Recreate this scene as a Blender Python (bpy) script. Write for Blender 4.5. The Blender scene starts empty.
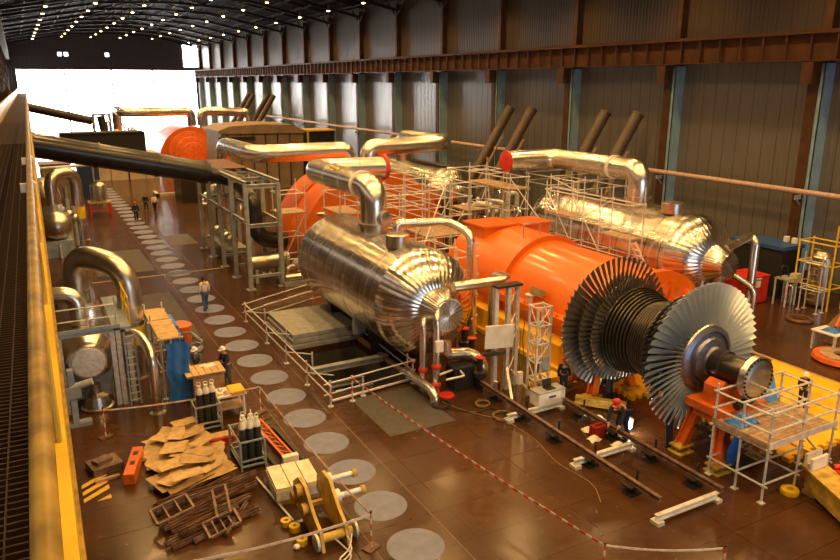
import bpy, bmesh, math, random
from mathutils import Vector as V, Matrix, Euler
random.seed(7)
PI = math.pi
SC = bpy.context.scene
COL = SC.collection
WO = {}          # world origin of each empty / part, so parts can be written in hall coordinates

# ------------------------------------------------------------------ materials
def nt(name):
    m = bpy.data.materials.new(name); m.use_nodes = True
    t = m.node_tree; b = t.nodes['Principled BSDF']
    return m, t, b
def ND(t, typ, **kw):
    n = t.nodes.new(typ)
    for k, v in kw.items():
        if k.startswith('i_'):
            key = k[2:]; key = int(key) if key.isdigit() else key.replace('_', ' ')
            n.inputs[key].default_value = v
        else: setattr(n, k, v)
    return n
def c4(c): return (c[0], c[1], c[2], 1)
def mat(name, col, rough=.5, metal=0., var=.12, nscale=6., bump=0., bscale=30., emit=None, es=0., coat=0., col2=None, rvar=0., spec=None):
    m, t, b = nt(name); L = t.links
    tc = ND(t, 'ShaderNodeTexCoord'); 
    no = ND(t, 'ShaderNodeTexNoise', i_Scale=nscale, i_Detail=4.)
    L.new(tc.outputs['Object'], no.inputs['Vector'])
    mx = ND(t, 'ShaderNodeMix', data_type='RGBA')
    c2 = col2 or tuple(max(0, x * (1 - var * 2)) for x in col)
    c1 = col if col2 else tuple(min(1, x * (1 + var)) for x in col)
    mx.inputs[6].default_value = c4(c1); mx.inputs[7].default_value = c4(c2)
    rp = ND(t, 'ShaderNodeMapRange', i_1=.35, i_2=.68)
    L.new(no.outputs['Fac'], rp.inputs[0]); L.new(rp.outputs[0], mx.inputs[0])
    L.new(mx.outputs[2], b.inputs['Base Color'])
    b.inputs['Roughness'].default_value = rough; b.inputs['Metallic'].default_value = metal
    if rvar:
        r2 = ND(t, 'ShaderNodeMapRange', i_1=.3, i_2=.7, i_3=max(.03, rough - rvar), i_4=rough + rvar)
        n2 = ND(t, 'ShaderNodeTexNoise', i_Scale=nscale * 2.3, i_Detail=5.)
        L.new(tc.outputs['Object'], n2.inputs['Vector']); L.new(n2.outputs['Fac'], r2.inputs[0]); L.new(r2.outputs[0], b.inputs['Roughness'])
    if coat: b.inputs['Coat Weight'].default_value = coat; b.inputs['Coat Roughness'].default_value = .12
    if spec is not None: b.inputs['Specular IOR Level'].default_value = spec
    if bump:
        nb = ND(t, 'ShaderNodeTexNoise', i_Scale=bscale, i_Detail=3.)
        L.new(tc.outputs['Object'], nb.inputs['Vector'])
        bp = ND(t, 'ShaderNodeBump', i_Strength=bump, i_Distance=.05); L.new(nb.outputs['Fac'], bp.inputs['Height'])
        L.new(bp.outputs['Normal'], b.inputs['Normal'])
    if emit:
        b.inputs['Emission Color'].default_value = c4(emit); b.inputs['Emission Strength'].default_value = es
    return m
def stripes(name, col, line, axis, period, width, rough=.5, metal=0., bump=.6):
    """painted sheet with narrow grooves every period metres along an axis of the hall"""
    m, t, b = nt(name); L = t.links
    g = ND(t, 'ShaderNodeNewGeometry'); sx = ND(t, 'ShaderNodeSeparateXYZ'); L.new(g.outputs['Position'], sx.inputs[0])
    d = ND(t, 'ShaderNodeMath', operation='DIVIDE', i_1=period); L.new(sx.outputs[axis], d.inputs[0])
    f = ND(t, 'ShaderNodeMath', operation='FRACT'); L.new(d.outputs[0], f.inputs[0])
    k = ND(t, 'ShaderNodeMath', operation='LESS_THAN', i_1=width); L.new(f.outputs[0], k.inputs[0])
    no = ND(t, 'ShaderNodeTexNoise', i_Scale=.35, i_Detail=5.); L.new(g.outputs['Position'], no.inputs['Vector'])
    m0 = ND(t, 'ShaderNodeMix', data_type='RGBA'); m0.inputs[6].default_value = c4(col); m0.inputs[7].default_value = c4(tuple(x * .72 for x in col))
    L.new(no.outputs['Fac'], m0.inputs[0])
    mx = ND(t, 'ShaderNodeMix', data_type='RGBA'); L.new(k.outputs[0], mx.inputs[0]); L.new(m0.outputs[2], mx.inputs[6]); mx.inputs[7].default_value = c4(line)
    L.new(mx.outputs[2], b.inputs['Base Color']); b.inputs['Roughness'].default_value = rough; b.inputs['Metallic'].default_value = metal
    s = ND(t, 'ShaderNodeMath', operation='SINE'); mu = ND(t, 'ShaderNodeMath', operation='MULTIPLY', i_1=2 * PI * 3)
    L.new(d.outputs[0], mu.inputs[0]); L.new(mu.outputs[0], s.inputs[0])
    bp = ND(t, 'ShaderNodeBump', i_Strength=bump, i_Distance=.06); L.new(s.outputs[0], bp.inputs['Height']); L.new(bp.outputs['Normal'], b.inputs['Normal'])
    return m
def floor_mat():
    m, t, b = nt('floor_paint'); L = t.links
    g = ND(t, 'ShaderNodeNewGeometry')
    n1 = ND(t, 'ShaderNodeTexNoise', i_Scale=.22, i_Detail=6., i_Roughness=.6); L.new(g.outputs['Position'], n1.inputs['Vector'])
    n2 = ND(t, 'ShaderNodeTexNoise', i_Scale=3.5, i_Detail=8., i_Roughness=.7); L.new(g.outputs['Position'], n2.inputs['Vector'])
    a = ND(t, 'ShaderNodeMix', data_type='RGBA'); a.inputs[6].default_value = (.085, .036, .013, 1); a.inputs[7].default_value = (.045, .021, .010, 1)
    r1 = ND(t, 'ShaderNodeMapRange', i_1=.36, i_2=.64); L.new(n1.outputs['Fac'], r1.inputs[0]); L.new(r1.outputs[0], a.inputs[0])
    c = ND(t, 'ShaderNodeMix', data_type='RGBA', blend_type='MULTIPLY'); c.inputs[0].default_value = .38
    r2 = ND(t, 'ShaderNodeMapRange', i_1=.3, i_2=.7, i_3=.55, i_4=1.25); L.new(n2.outputs['Fac'], r2.inputs[0])
    L.new(a.outputs[2], c.inputs[6]); L.new(r2.outputs[0], c.inputs[7])
    br = ND(t, 'ShaderNodeTexBrick', i_Scale=1., i_Mortar_Size=.012, i_Brick_Width=3.1, i_Row_Height=1.55, offset=.0)
    br.inputs['Color1'].default_value = br.inputs['Color2'].default_value = (1, 1, 1, 1); br.inputs['Mortar'].default_value = (.5, .5, .5, 1)
    L.new(g.outputs['Position'], br.inputs['Vector'])
    e = ND(t, 'ShaderNodeMix', data_type='RGBA', blend_type='MULTIPLY'); e.inputs[0].default_value = .8
    L.new(c.outputs[2], e.inputs[6]); L.new(br.outputs['Color'], e.inputs[7]); L.new(e.outputs[2], b.inputs['Base Color'])
    b.inputs['Specular IOR Level'].default_value = .32
    r3 = ND(t, 'ShaderNodeMapRange', i_1=.3, i_2=.7, i_3=.10, i_4=.30); L.new(n2.outputs['Fac'], r3.inputs[0]); L.new(r3.outputs[0], b.inputs['Roughness'])
    bp = ND(t, 'ShaderNodeBump', i_Strength=.13, i_Distance=.02); L.new(n2.outputs['Fac'], bp.inputs['Height']); L.new(bp.outputs['Normal'], b.inputs['Normal'])
    return m
def grating_mat():
    m, t, b = nt('open_grating_steel'); b.inputs['Base Color'].default_value = (.05, .03, .018, 1); b.inputs['Roughness'].default_value = .5; b.inputs['Metallic'].default_value = .3
    return m
def emitter(name, col, s):
    m, t, b = nt(name); b.inputs['Base Color'].default_value = (.8, .8, .8, 1)
    b.inputs['Emission Color'].default_value = c4(col); b.inputs['Emission Strength'].default_value = s
    return m

M = dict(
    floor=floor_mat(), grate=grating_mat(),
    disc=mat('pale_floor_paint', (.16, .185, .33), .5, var=.1, nscale=2.5),
    wall=stripes('ribbed_wall_sheet', (.165, .158, .152), (.05, .06, .05), 1, .95, .06, .24, .0, .15),
    wallup=stripes('upper_wall_sheet', (.085, .06, .042), (.03, .035, .025), 1, .95, .06, .3, 0., .2), wall_l=mat('dark_side_wall', (.05, .035, .025), .6),  # upper right sheet: weaker light above the girder put into a darker colour
    wallx=stripes('ribbed_end_sheet', (.10, .10, .12), (.05, .05, .06), 0, .95, .06, .6, 0., .4),
    roof=mat('roof_sheet', (.018, .013, .010), .8, nscale=.6, spec=.05),
    brown=mat('brown_steel_paint', (.085, .038, .018), .55, nscale=1.5, spec=.2),
    blue_col=mat('daylight_blue_column', (.27, .44, .56), .5, nscale=1.2),  # cool daylight on the column webs, put into the colour
    truss=mat('truss_steel', (.035, .025, .018), .6, .0, nscale=2., spec=.2),
    silver=mat('bright_lagging_sheet', (.86, .82, .75), .27, 1., var=.05, nscale=1.5, bump=.012, bscale=3.0),
    silver2=mat('dull_lagging_sheet', (.66, .62, .56), .3, 1., var=.08, nscale=2.5, bump=.015, bscale=4.0),
    galv=mat('galvanised_tube', (.66, .69, .73), .42, .35, nscale=8.),
    alu=mat('white_aluminium', (.78, .79, .80), .35, .35, nscale=5.),
    grey=mat('grey_machine_paint', (.31, .33, .355), .5, nscale=3.),
    bluegrey=mat('blue_grey_paint', (.29, .36, .46), .5, nscale=3.),
    orange=mat('orange_casing_paint', (.66, .135, .006), .3, var=.04, nscale=.8, coat=.25),
    orange2=mat('worn_orange_paint', (.66, .14, .02), .42, nscale=3.),
    yellow=mat('yellow_paint', (.84, .56, .03), .4, nscale=2.),
    yellow2=mat('worn_yellow_paint', (.56, .38, .07), .45, nscale=4., var=.2),
    deck=mat('yellow_floor_steel', (.88, .47, .015), .45, nscale=.9, var=.1),
    black=mat('black_pipe_coating', (.018, .017, .018), .28, nscale=2.),
    dark=mat('dark_steel', (.045, .038, .034), .42, .5, nscale=3.),
    screen=mat('black_sheet', (.012, .012, .013), .7),
    rust=mat('rusty_steel', (.15, .075, .045), .6, .2, nscale=6., var=.25),
    scrap=mat('dull_scrap_steel', (.20, .13, .11), .5, .4, nscale=5., var=.25),
    rotor=mat('dark_rotor_steel', (.075, .066, .056), .3, .8, nscale=4., var=.05),
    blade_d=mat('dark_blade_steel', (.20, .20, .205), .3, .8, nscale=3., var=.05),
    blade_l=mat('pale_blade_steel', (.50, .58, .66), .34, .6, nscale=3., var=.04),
    hub=mat('blue_grey_hub_steel', (.20, .22, .33), .36, .8, nscale=5.),
    red=mat('red_paint', (.58, .03, .015), .4, nscale=3.),
    white=mat('white_paint', (.80, .79, .76), .5, nscale=3., var=.06),
    cream=mat('cream_panel', (.60, .50, .36), .6, nscale=.8, var=.08),
    tan=mat('tan_enclosure_panel', (.24, .17, .11), .5, nscale=1.),
    card=mat('cardboard', (.50, .34, .16), .8, nscale=4., bump=.2, bscale=14.),
    card2=mat('pale_cardboard', (.60, .42, .21), .8, nscale=4., bump=.2, bscale=14.),
    wood=mat('plywood', (.45, .28, .13), .65, nscale=5.),
    plank=mat('scaffold_board', (.40, .28, .19), .7, nscale=5., var=.2),
    tarp=mat('blue_tarpaulin', (.03, .17, .62), .3, nscale=4., bump=.5, bscale=5.),
    tarp2=mat('light_blue_sheet', (.10, .33, .72), .4, nscale=3., bump=.4, bscale=4.),
    bottle=mat('dark_bottle_paint', (.028, .035, .042), .35, nscale=5.),
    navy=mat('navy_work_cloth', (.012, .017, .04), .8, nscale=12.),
    shirt=mat('white_shirt_cloth', (.78, .70, .68), .85, nscale=12.),
    jean=mat('blue_denim', (.05, .11, .26), .85, nscale=14.),
    blackcloth=mat('black_cloth', (.012, .012, .013), .85, nscale=12.),
    greycloth=mat('grey_cloth', (.09, .09, .10), .85, nscale=12.),
    skin=mat('skin', (.55, .31, .21), .55, nscale=8., var=.05),
    hair=mat('dark_hair', (.02, .014, .01), .7, nscale=20.),
    hat_w=mat('white_helmet', (.82, .82, .80), .3), hat_r=mat('red_helmet', (.62, .05, .03), .3), hat_n=mat('navy_cap', (.02, .025, .06), .7),
    vest=mat('green_safety_vest', (.28, .62, .08), .7),
    boot=mat('boot_leather', (.02, .016, .013), .6),
    tape_r=mat('red_tape', (.62, .06, .04), .5), tape_w=mat('white_tape', (.80, .72, .68), .5), tape_p=mat('orange_white_tape', (.80, .50, .34), .5),
    hose=mat('tan_cable', (.24, .15, .07), .6), paper=mat('white_packing', (.80, .74, .62), .6, nscale=4., bump=.15, bscale=8.), film=mat('clear_wrap_film', (.70, .72, .74), .25, nscale=6., bump=.5, bscale=9.),
    plate=mat('grey_floor_plate', (.075, .068, .066), .55, .2, nscale=4.), plate_d=mat('dark_floor_plate', (.055, .04, .03), .5, .1, nscale=2.),
    cover=mat('grey_cover_slab', (.30, .31, .30), .6, nscale=3.), pit=mat('pit_concrete', (.06, .055, .045), .8, nscale=2.),
    brownbag=mat('brown_canvas', (.23, .13, .06), .85, nscale=6.),
    day=emitter('daylit_door_sheet', (1., .99, .95), 14.), day2=emitter('daylit_near_door_sheet', (.78, .89, 1.), 3.0), win=emitter('daylit_window_pane', (.95, .98, 1.), .8), gap=emitter('daylit_wall_gap', (1., 1., 1.), 6.),
    bulb=emitter('hot_lamp_glass', (1., .74, .38), 22.), torch=emitter('work_lamp_glass', (1., .86, .6), 25.),
    vent=mat('dark_vent_tube', (.10, .072, .052), .45, .2, nscale=3.), railpaint=mat('scuffed_rail_paint', (.38, .25, .04), .42, nscale=9., var=.25), 
    plateink=mat('brass_name_plate', (.30, .24, .12), .4, .5),
)

def lagging(X, Z, head=False, dull=False, N=46):
    """bright lagging sheets of a vessel lying along the hall: rings of sheets on the body, gores on the heads"""
    m, t, b = nt('lagging_sheets'); L = t.links
    b.inputs['Metallic'].default_value = 1.; b.inputs['Roughness'].default_value = .3
    g = ND(t, 'ShaderNodeNewGeometry'); sx = ND(t, 'ShaderNodeSeparateXYZ'); L.new(g.outputs['Position'], sx.inputs[0])
    def MA(op, a, bb=None):
        n = ND(t, 'ShaderNodeMath', operation=op)
        for i, q in enumerate((a, bb)):
            if q is None: continue
            if isinstance(q, (int, float)): n.inputs[i].default_value = q
            else: L.new(q, n.inputs[i])
        return n.outputs[0]
    an = MA('DIVIDE', MA('ARCTAN2', MA('SUBTRACT', sx.outputs[0], X), MA('SUBTRACT', sx.outputs[2], Z)), 2 * PI)
    yy = MA('DIVIDE', sx.outputs[1], .98); fy = MA('FRACT', yy); ry = MA('FLOOR', yy)
    ka = MA('MULTIPLY', an, N) if head else MA('ADD', MA('MULTIPLY', an, 10), MA('MULTIPLY', ry, .5)); fa = MA('FRACT', ka)
    line = MA('LESS_THAN', fa, .10 if head else .018)
    if not head: line = MA('MAXIMUM', line, MA('LESS_THAN', fy, .045))
    cell = MA('ADD', MA('MULTIPLY', MA('FLOOR', ka), 12.989), MA('MULTIPLY', ry, 0. if head else 78.23)); rnd = MA('FRACT', MA('MULTIPLY', MA('SINE', cell), 43758.5))
    c = ND(t, 'ShaderNodeMix', data_type='RGBA'); k = .8 if dull else 1.
    c.inputs[6].default_value = (.80 * k, .75 * k, .67 * k, 1); c.inputs[7].default_value = (.88 * k, .84 * k, .76 * k, 1); L.new(rnd, c.inputs[0])
    d = ND(t, 'ShaderNodeMix', data_type='RGBA'); L.new(line, d.inputs[0]); L.new(c.outputs[2], d.inputs[6]); d.inputs[7].default_value = (.22, .19, .16, 1); L.new(d.outputs[2], b.inputs['Base Color'])
    no = ND(t, 'ShaderNodeTexNoise', i_Scale=2.2, i_Detail=2.); L.new(g.outputs['Position'], no.inputs['Vector'])
    h = MA('ADD', MA('MULTIPLY', no.outputs['Fac'], .22), MA('MULTIPLY', MA('ABSOLUTE', MA('SUBTRACT', fa, .5)), -1.1) if head else MA('MULTIPLY', MA('MULTIPLY', MA('SUBTRACT', fy, .5), MA('SUBTRACT', fy, .5)), -.7))
    bp = ND(t, 'ShaderNodeBump', i_Strength=.28 if head else .22, i_Distance=.06); L.new(h, bp.inputs['Height']); L.new(bp.outputs['Normal'], b.inputs['Normal'])
    r = ND(t, 'ShaderNodeMapRange', i_3=.20, i_4=.25); L.new(rnd, r.inputs[0]); L.new(r.outputs[0], b.inputs['Roughness'])
    return m
# ------------------------------------------------------------------ mesh builder
class MB:
    def __init__(s): s.v = []; s.f = []; s.m = []; s.mi = 0; s.sharp = set()
    def add(s, vs, fs):
        o = len(s.v); s.v += [tuple(x) for x in vs]
        for f in fs: s.f.append(tuple(i + o for i in f)); s.m.append(s.mi)
        return s
    def box(s, c, d, rot=None):
        R = rot.to_matrix() if isinstance(rot, Euler) else rot
        vs = []
        for z in (-.5, .5):
            for x, y in ((-.5, -.5), (.5, -.5), (.5, .5), (-.5, .5)):
                p = V((x * d[0], y * d[1], z * d[2]))
                if R is not None: p = R @ p
                vs.append(p + V(c))
        return s.add(vs, [(3, 2, 1, 0), (4, 5, 6, 7), (0, 1, 5, 4), (1, 2, 6, 5), (2, 3, 7, 6), (3, 0, 4, 7)])
    def rng(s, x0, x1, y0, y1, z0, z1): return s.box(((x0 + x1) / 2, (y0 + y1) / 2, (z0 + z1) / 2), (abs(x1 - x0), abs(y1 - y0), abs(z1 - z0)))
    def bar(s, a, b, w, h=None):
        a, b = V(a), V(b); d = b - a; L = d.length
        if L < 1e-6: return s
        z = d / L; up = V((0, 0, 1)) if abs(z.z) < .95 else V((0, 1, 0))
        x = z.cross(up).normalized(); y = x.cross(z).normalized()
        R = Matrix((x, y, z)).transposed()
        return s.box((a + b) / 2, (w, h or w, L), R)
    def ibeam(s, a, b, w, h, t=.03):
        a, b = V(a), V(b); d = (b - a).normalized(); up = V((0, 0, 1)) if abs(d.z) < .9 else V((0, 1, 0))
        x = d.cross(up).normalized(); y = x.cross(d).normalized()
        s.bar(a + y * (h / 2 - t / 2), b + y * (h / 2 - t / 2), w, t); s.bar(a - y * (h / 2 - t / 2), b - y * (h / 2 - t / 2), w, t); s.bar(a, b, t, h - 2 * t)
        return s
    def ring(s, c, u, w, r, n, ph=0): return [V(c) + (V(u) * math.cos(2 * PI * i / n + ph) + V(w) * math.sin(2 * PI * i / n + ph)) * r for i in range(n)]
    def sweep(s, pts, rs, n=12, cap=True):
        pts = [V(p) for p in pts]
        if not isinstance(rs, (list, tuple)): rs = [rs] * len(pts)
        N = len(pts); ts = []
        for i in range(N):
            d = (pts[min(i + 1, N - 1)] - pts[max(i - 1, 0)]); ts.append(d.normalized())
        up = V((0, 0, 1)) if abs(ts[0].z) < .9 else V((1, 0, 0))
        u = ts[0].cross(up).normalized(); vs = []; fs = []
        for i in range(N):
            u = (u - ts[i] * u.dot(ts[i])).normalized(); w = ts[i].cross(u)
            vs += s.ring(pts[i], u, w, rs[i], n)
        for i in range(N - 1):
            for j in range(n): fs.append((i * n + j, i * n + (j + 1) % n, (i + 1) * n + (j + 1) % n, (i + 1) * n + j))
        if cap: fs.append(tuple(range(n))[::-1]); fs.append(tuple((N - 1) * n + j for j in range(n)))
        return s.add(vs, fs)
    def tube(s, a, b, r, n=8): return s.sweep([a, b], r, n)
    def path(s, pts, r, n=14, bend=None, steps=6, collars=0):
        pts = [V(p) for p in pts]; bend = bend or r * 1.8; out = [pts[0]]
        for i in range(1, len(pts) - 1):
            a, b, c = pts[i - 1], pts[i], pts[i + 1]; d1 = (a - b); d2 = (c - b)
            k = min(bend, d1.length * .49, d2.length * .49); p0 = b + d1.normalized() * k; p2 = b + d2.normalized() * k
            for q in range(steps + 1):
                t = q / steps; out.append(p0 * (1 - t) ** 2 + b * 2 * t * (1 - t) + p2 * t * t)
        out.append(pts[-1])
        if collars:      # overlapping sheet bands along straight runs
            o2 = []; rs = []
            for i in range(len(out) - 1):
                a, b = out[i], out[i + 1]; L = (b - a).length; k = int(L // collars)
                o2.append(a); rs.append(r)
                if k >= 1:
                    for q in range(1, k + 1):
                        t = q / (k + 1); d = (b - a) / L; p = a + (b - a) * t
                        o2 += [p - d * .035, p - d * .03, p + d * .03, p + d * .035]; rs += [r, r * 1.035, r * 1.035, r]
            o2.append(out[-1]); rs.append(r)
            return s.sweep(o2, rs, n)
        return s.sweep(out, r, n)
    def lathe(s, prof, o, ax, n=32, seam=False, cap=True, u0=None):
        ax = V(ax).normalized(); up = V((0, 0, 1)) if abs(ax.z) < .9 else V((1, 0, 0)); u = ax.cross(up).normalized(); w = ax.cross(u); o = V(o)
        base = len(s.v); vs = []; fs = []
        for r, z in prof: vs += s.ring(o + ax * z, u, w, max(r, 1e-4), n)
        N = len(prof)
        for i in range(N - 1):
            for j in range(n):
                fs.append((i * n + j, i * n + (j + 1) % n, (i + 1) * n + (j + 1) % n, (i + 1) * n + j))
                if seam: s.sharp.add((base + i * n + j, base + (i + 1) * n + j))
        if cap:
            if prof[0][0] > 1e-3: fs.append(tuple(range(n))[::-1])
            if prof[-1][0] > 1e-3: fs.append(tuple((N - 1) * n + j for j in range(n)))
        return s.add(vs, fs)
    def cyl(s, c, r, h, n=20, ax=(0, 0, 1)): return s.lathe([(r, 0), (r, h)], c, ax, n)
    def ball(s, c, r, n=14, sc=(1, 1, 1)):
        o = len(s.v); s.lathe([(r * math.sin(PI * i / 8), -r * math.cos(PI * i / 8)) for i in range(9)], (0, 0, 0), (0, 0, 1), n)
        for i in range(o, len(s.v)): p = s.v[i]; s.v[i] = (p[0] * sc[0] + c[0], p[1] * sc[1] + c[1], p[2] * sc[2] + c[2])
        return s
    def prism(s, poly, o, u, w, t):
        u, w = V(u), V(w); n = u.cross(w).normalized(); o = V(o); N = len(poly)
        vs = [o + u * a + w * b for a, b in poly] + [o + u * a + w * b + n * t for a, b in poly]
        return s.add(vs, [tuple(range(N))[::-1], tuple(range(N, 2 * N))] + [(i, (i + 1) % N, (i + 1) % N + N, i + N) for i in range(N)])
    def sheet(s, f, nu, nv, th=0):
        vs = [V(f(i / nu, j / nv)) for j in range(nv + 1) for i in range(nu + 1)]; k = nu + 1
        fs = [(j * k + i, j * k + i + 1, (j + 1) * k + i + 1, (j + 1) * k + i) for j in range(nv) for i in range(nu)]
        if not th: return s.add(vs, fs)
        n0 = len(vs); vs2 = [p - V((0, 0, th)) for p in vs]
        e = [i for i in range(nu + 1)] + [j * k + nu for j in range(1, nv + 1)] + [nv * k + i for i in range(nu - 1, -1, -1)] + [j * k for j in range(nv - 1, 0, -1)]
        fs2 = [tuple(i + n0 for i in f[::-1]) for f in fs] + [(e[i], e[i] + n0, e[(i + 1) % len(e)] + n0, e[(i + 1) % len(e)]) for i in range(len(e))]
        return s.add(vs + vs2, fs + fs2)
    def rot(s, Mx, start=0):
        for i in range(start, len(s.v)): s.v[i] = tuple(Mx @ V(s.v[i]))
        return s
    def mesh(s, name, mats, off=(0, 0, 0), ang=38):
        me = bpy.data.meshes.new(name); ox, oy, oz = off
        me.from_pydata([(a - ox, b - oy, c - oz) for a, b, c in s.v], [], s.f)
        for m in (mats if isinstance(mats, (list, tuple)) else [mats]): me.materials.append(M[m] if isinstance(m, str) else m)
        me.polygons.foreach_set('material_index', s.m)
        bm = bmesh.new(); bm.from_mesh(me); bmesh.ops.recalc_face_normals(bm, faces=bm.faces[:]); bm.to_mesh(me); bm.free()
        me.polygons.foreach_set('use_smooth', [True] * len(me.polygons)); me.set_sharp_from_angle(angle=math.radians(ang))
        if s.sharp:
            at = me.attributes.get('sharp_edge') or me.attributes.new('sharp_edge', 'BOOLEAN', 'EDGE')
            for e in me.edges:
                a, b = e.vertices
                if (a, b) in s.sharp or (b, a) in s.sharp: at.data[e.index].value = True
        return me
    def build(s, name, mats, parent=None, ang=38):
        if parent is None:
            xs = [p[0] for p in s.v]; ys = [p[1] for p in s.v]; zs = [p[2] for p in s.v]
            off = ((min(xs) + max(xs)) / 2, (min(ys) + max(ys)) / 2, min(zs))
        else: off = WO[parent.name]
        o = bpy.data.objects.new(name, s.mesh(name, mats, off, ang)); COL.objects.link(o)
        if parent is None: o.location = off
        else: o.parent = parent
        WO[o.name] = off
        return o
def tag(o, label, cat, group=None, kind=None):
    o['label'] = label; o['category'] = cat
    if group: o['group'] = group
    if kind: o['kind'] = kind
    return o
def thing(name, label, cat, loc=(0, 0, 0), group=None):
    o = bpy.data.objects.new(name, None); COL.objects.link(o); o.location = loc; o.empty_display_size = .3
    WO[o.name] = tuple(loc); return tag(o, label, cat, group)
def single(mb, name, mats, label, cat, group=None, kind=None, ang=38): return tag(mb.build(name, mats, None, ang), label, cat, group, kind)
def struct(mb, name, mats, label=None, cat=None):
    o = mb.build(name, mats); o['kind'] = 'structure'
    if label: o['label'] = label
    if cat: o['category'] = cat
    return o
def kids(o): return [c for c in COL.objects if c.parent == o]
def dup(root, loc, rz=None, label=None, group=None):
    r = root.copy(); COL.objects.link(r); r.location = loc
    if rz is not None: r.rotation_euler = (0, 0, rz)
    if label: r['label'] = label
    if group: r['group'] = group
    for ch in list(root.children):
        c = ch.copy(); COL.objects.link(c); c.parent = r
        for g in list(ch.children):
            d = g.copy(); COL.objects.link(d); d.parent = c
    return r
ORD = ['first', 'second', 'third', 'fourth', 'fifth', 'sixth', 'seventh', 'eighth', 'ninth', 'tenth', 'eleventh', 'twelfth', 'thirteenth', 'fourteenth', 'fifteenth', 'sixteenth', 'seventeenth', 'eighteenth', 'nineteenth', 'twentieth']
TEN = {2: 'twenty', 3: 'thirty', 4: 'forty'}
def nth(i):      # 0-based
    if i < 20: return ORD[i]
    t, u = divmod(i + 1, 10)
    return {2: 'twentieth', 3: 'thirtieth', 4: 'fortieth'}[t] if u == 0 else TEN[t] + '-' + ORD[u - 1]
# ------------------------------------------------------------------ camera
H = 11.7; FPX = 720.
cam = bpy.data.cameras.new('camera'); co = bpy.data.objects.new('camera', cam); COL.objects.link(co); SC.camera = co
cam.sensor_width = 36.; cam.sensor_fit = 'HORIZONTAL'; cam.lens = FPX / 840 * 36.; cam.clip_start = .05; cam.clip_end = 500
dv = V((15 - 420, 280 - 82, -FPX)).normalized(); uv = V((0, FPX, 198.)).normalized(); xv = dv.cross(uv)
R3 = Matrix((xv, dv, uv))                 # rows = hall axes in camera coordinates
co.matrix_world = Matrix.Translation((0, 0, H)) @ R3.to_4x4()

XW = 39.9; XL = -1.5; YF = 186.; YN = -32.; BAY = 10.5; Y0 = 36.3; EAVE = 19.8
cols = [Y0 + BAY * i for i in range(-5, 15) if YN + 1 < Y0 + BAY * i < YF - 1]
# ------------------------------------------------------------------ shell
# floor with the open pit left out
px0, px1, py0, py1 = 9.55, 12.55, 24.2, 29.5
f = MB()
f.rng(XL, px0, YN, YF, -.3, 0).rng(px1, XW, YN, YF, -.3, 0).rng(px0, px1, YN, py0, -.3, 0).rng(px0, px1, py1, YF, -.3, 0)
struct(f, 'floor', 'floor')
p = MB()
p.rng(px0 - .2, px0, py0 - .2, py1 + .2, -4, -.3).rng(px1, px1 + .2, py0 - .2, py1 + .2, -4, -.3).rng(px0, px1, py0 - .2, py0, -4, -.3).rng(px0, px1, py1, py1 + .2, -4, -.3).rng(px0 - .2, px1 + .2, py0 - .2, py1 + .2, -4.2, -4)
struct(p, 'trim_pit', 'pit')
struct(MB().rng(XW, XW + .2, YN, YF, 0, 14.2), 'wall_right', 'wall'); struct(MB().rng(XW, XW + .2, YN, YF, 14.2, EAVE + 1.2), 'wall_right_upper', 'wallup')
wl = MB().rng(XL - .2, XL, YN, YF, 0, 11.9).rng(XL - .2, XL, YN, YF, 14.0, EAVE + 1.2)
for i, y in enumerate(cols[:-1]): wl.rng(XL - .2, XL, y - .6, y + .6, 11.9, 14.0)
struct(wl, 'wall_left', 'wall_l')
for i, y in enumerate(cols[:-1]):
    w = MB().rng(XL - .18, XL - .12, y + .6, y + BAY - .6, 11.9, 14.0); o = struct(w, 'window_%d' % (i + 1), 'win')
    fr = MB()
    for k in range(1, 6): fr.rng(XL - .12, XL - .04, y + .6 + k * 1.55 - .05, y + .6 + k * 1.55 + .05, 11.9, 14.0)
    fr.build('window_frame', 'dark', o)
r = MB()
XM = (XW + XL) / 2
for a, b in (((XL - .3, EAVE + 1.1), (XM, 25.2)), ((XM, 25.2), (XW + .3, EAVE + 1.1))):
    r.prism([(a[0], a[1]), (b[0], b[1]), (b[0], b[1] + .2), (a[0], a[1] + .2)], (0, YN, 0), (1, 0, 0), (0, 0, 1), -(YF - YN))
struct(r, 'ceiling', 'roof')
# far gable and its daylit door of four leaves
DX0, DX1, DZ = .2, 39.0, 14.35
g = MB().rng(XL, XW, YF, YF + .3, DZ, 25.3).rng(XL, DX0, YF, YF + .3, 0, DZ).rng(DX1, XW, YF, YF + .3, 0, DZ)
struct(g, 'wall_far', 'wallx')
d = MB().rng(DX0, DX1, YF + .12, YF + .2, 0, DZ); do = struct(d, 'door_1', 'day', 'tall daylit white hall door filling the far end wall', 'door')
fr = MB()
for x in (DX0 + .1, 10.0, 19.8, 28.9, DX1 - .1): fr.rng(x - .16, x + .16, YF - .1, YF + .1, 0, DZ)
fr.build('door_frame', 'dark', do)
gp = MB()
for x0, x1 in ((9.1, 9.9), (10.4, 11.2), (18.9, 19.7)): gp.rng(x0, x1, YF - .04, YF + .02, 17.3, 18.1)
struct(gp, 'window_gable', 'gap')
struct(MB().rng(36.2, 39.6, YF - .06, YF + .01, 15.2, 20.2), 'window_corner', 'day')
# near gable behind the camera with its own door
g = MB().rng(XL, XW, YN - .3, YN, 13, 25.3).rng(XL, 6, YN - .3, YN, 0, 13).rng(36, XW, YN - .3, YN, 0, 13)
struct(g, 'wall_near', 'wallx')
d = MB().rng(6, 36, YN - .2, YN - .12, 0, 13); do = struct(d, 'door_2', 'day2', 'tall daylit hall door in the near end wall', 'door')
fr = MB()
for x in (6.1, 13.5, 21, 28.5, 35.9): fr.rng(x - .09, x + .09, YN - .1, YN + .02, 0, 13)
fr.build('door_frame', 'grey', do)
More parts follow.
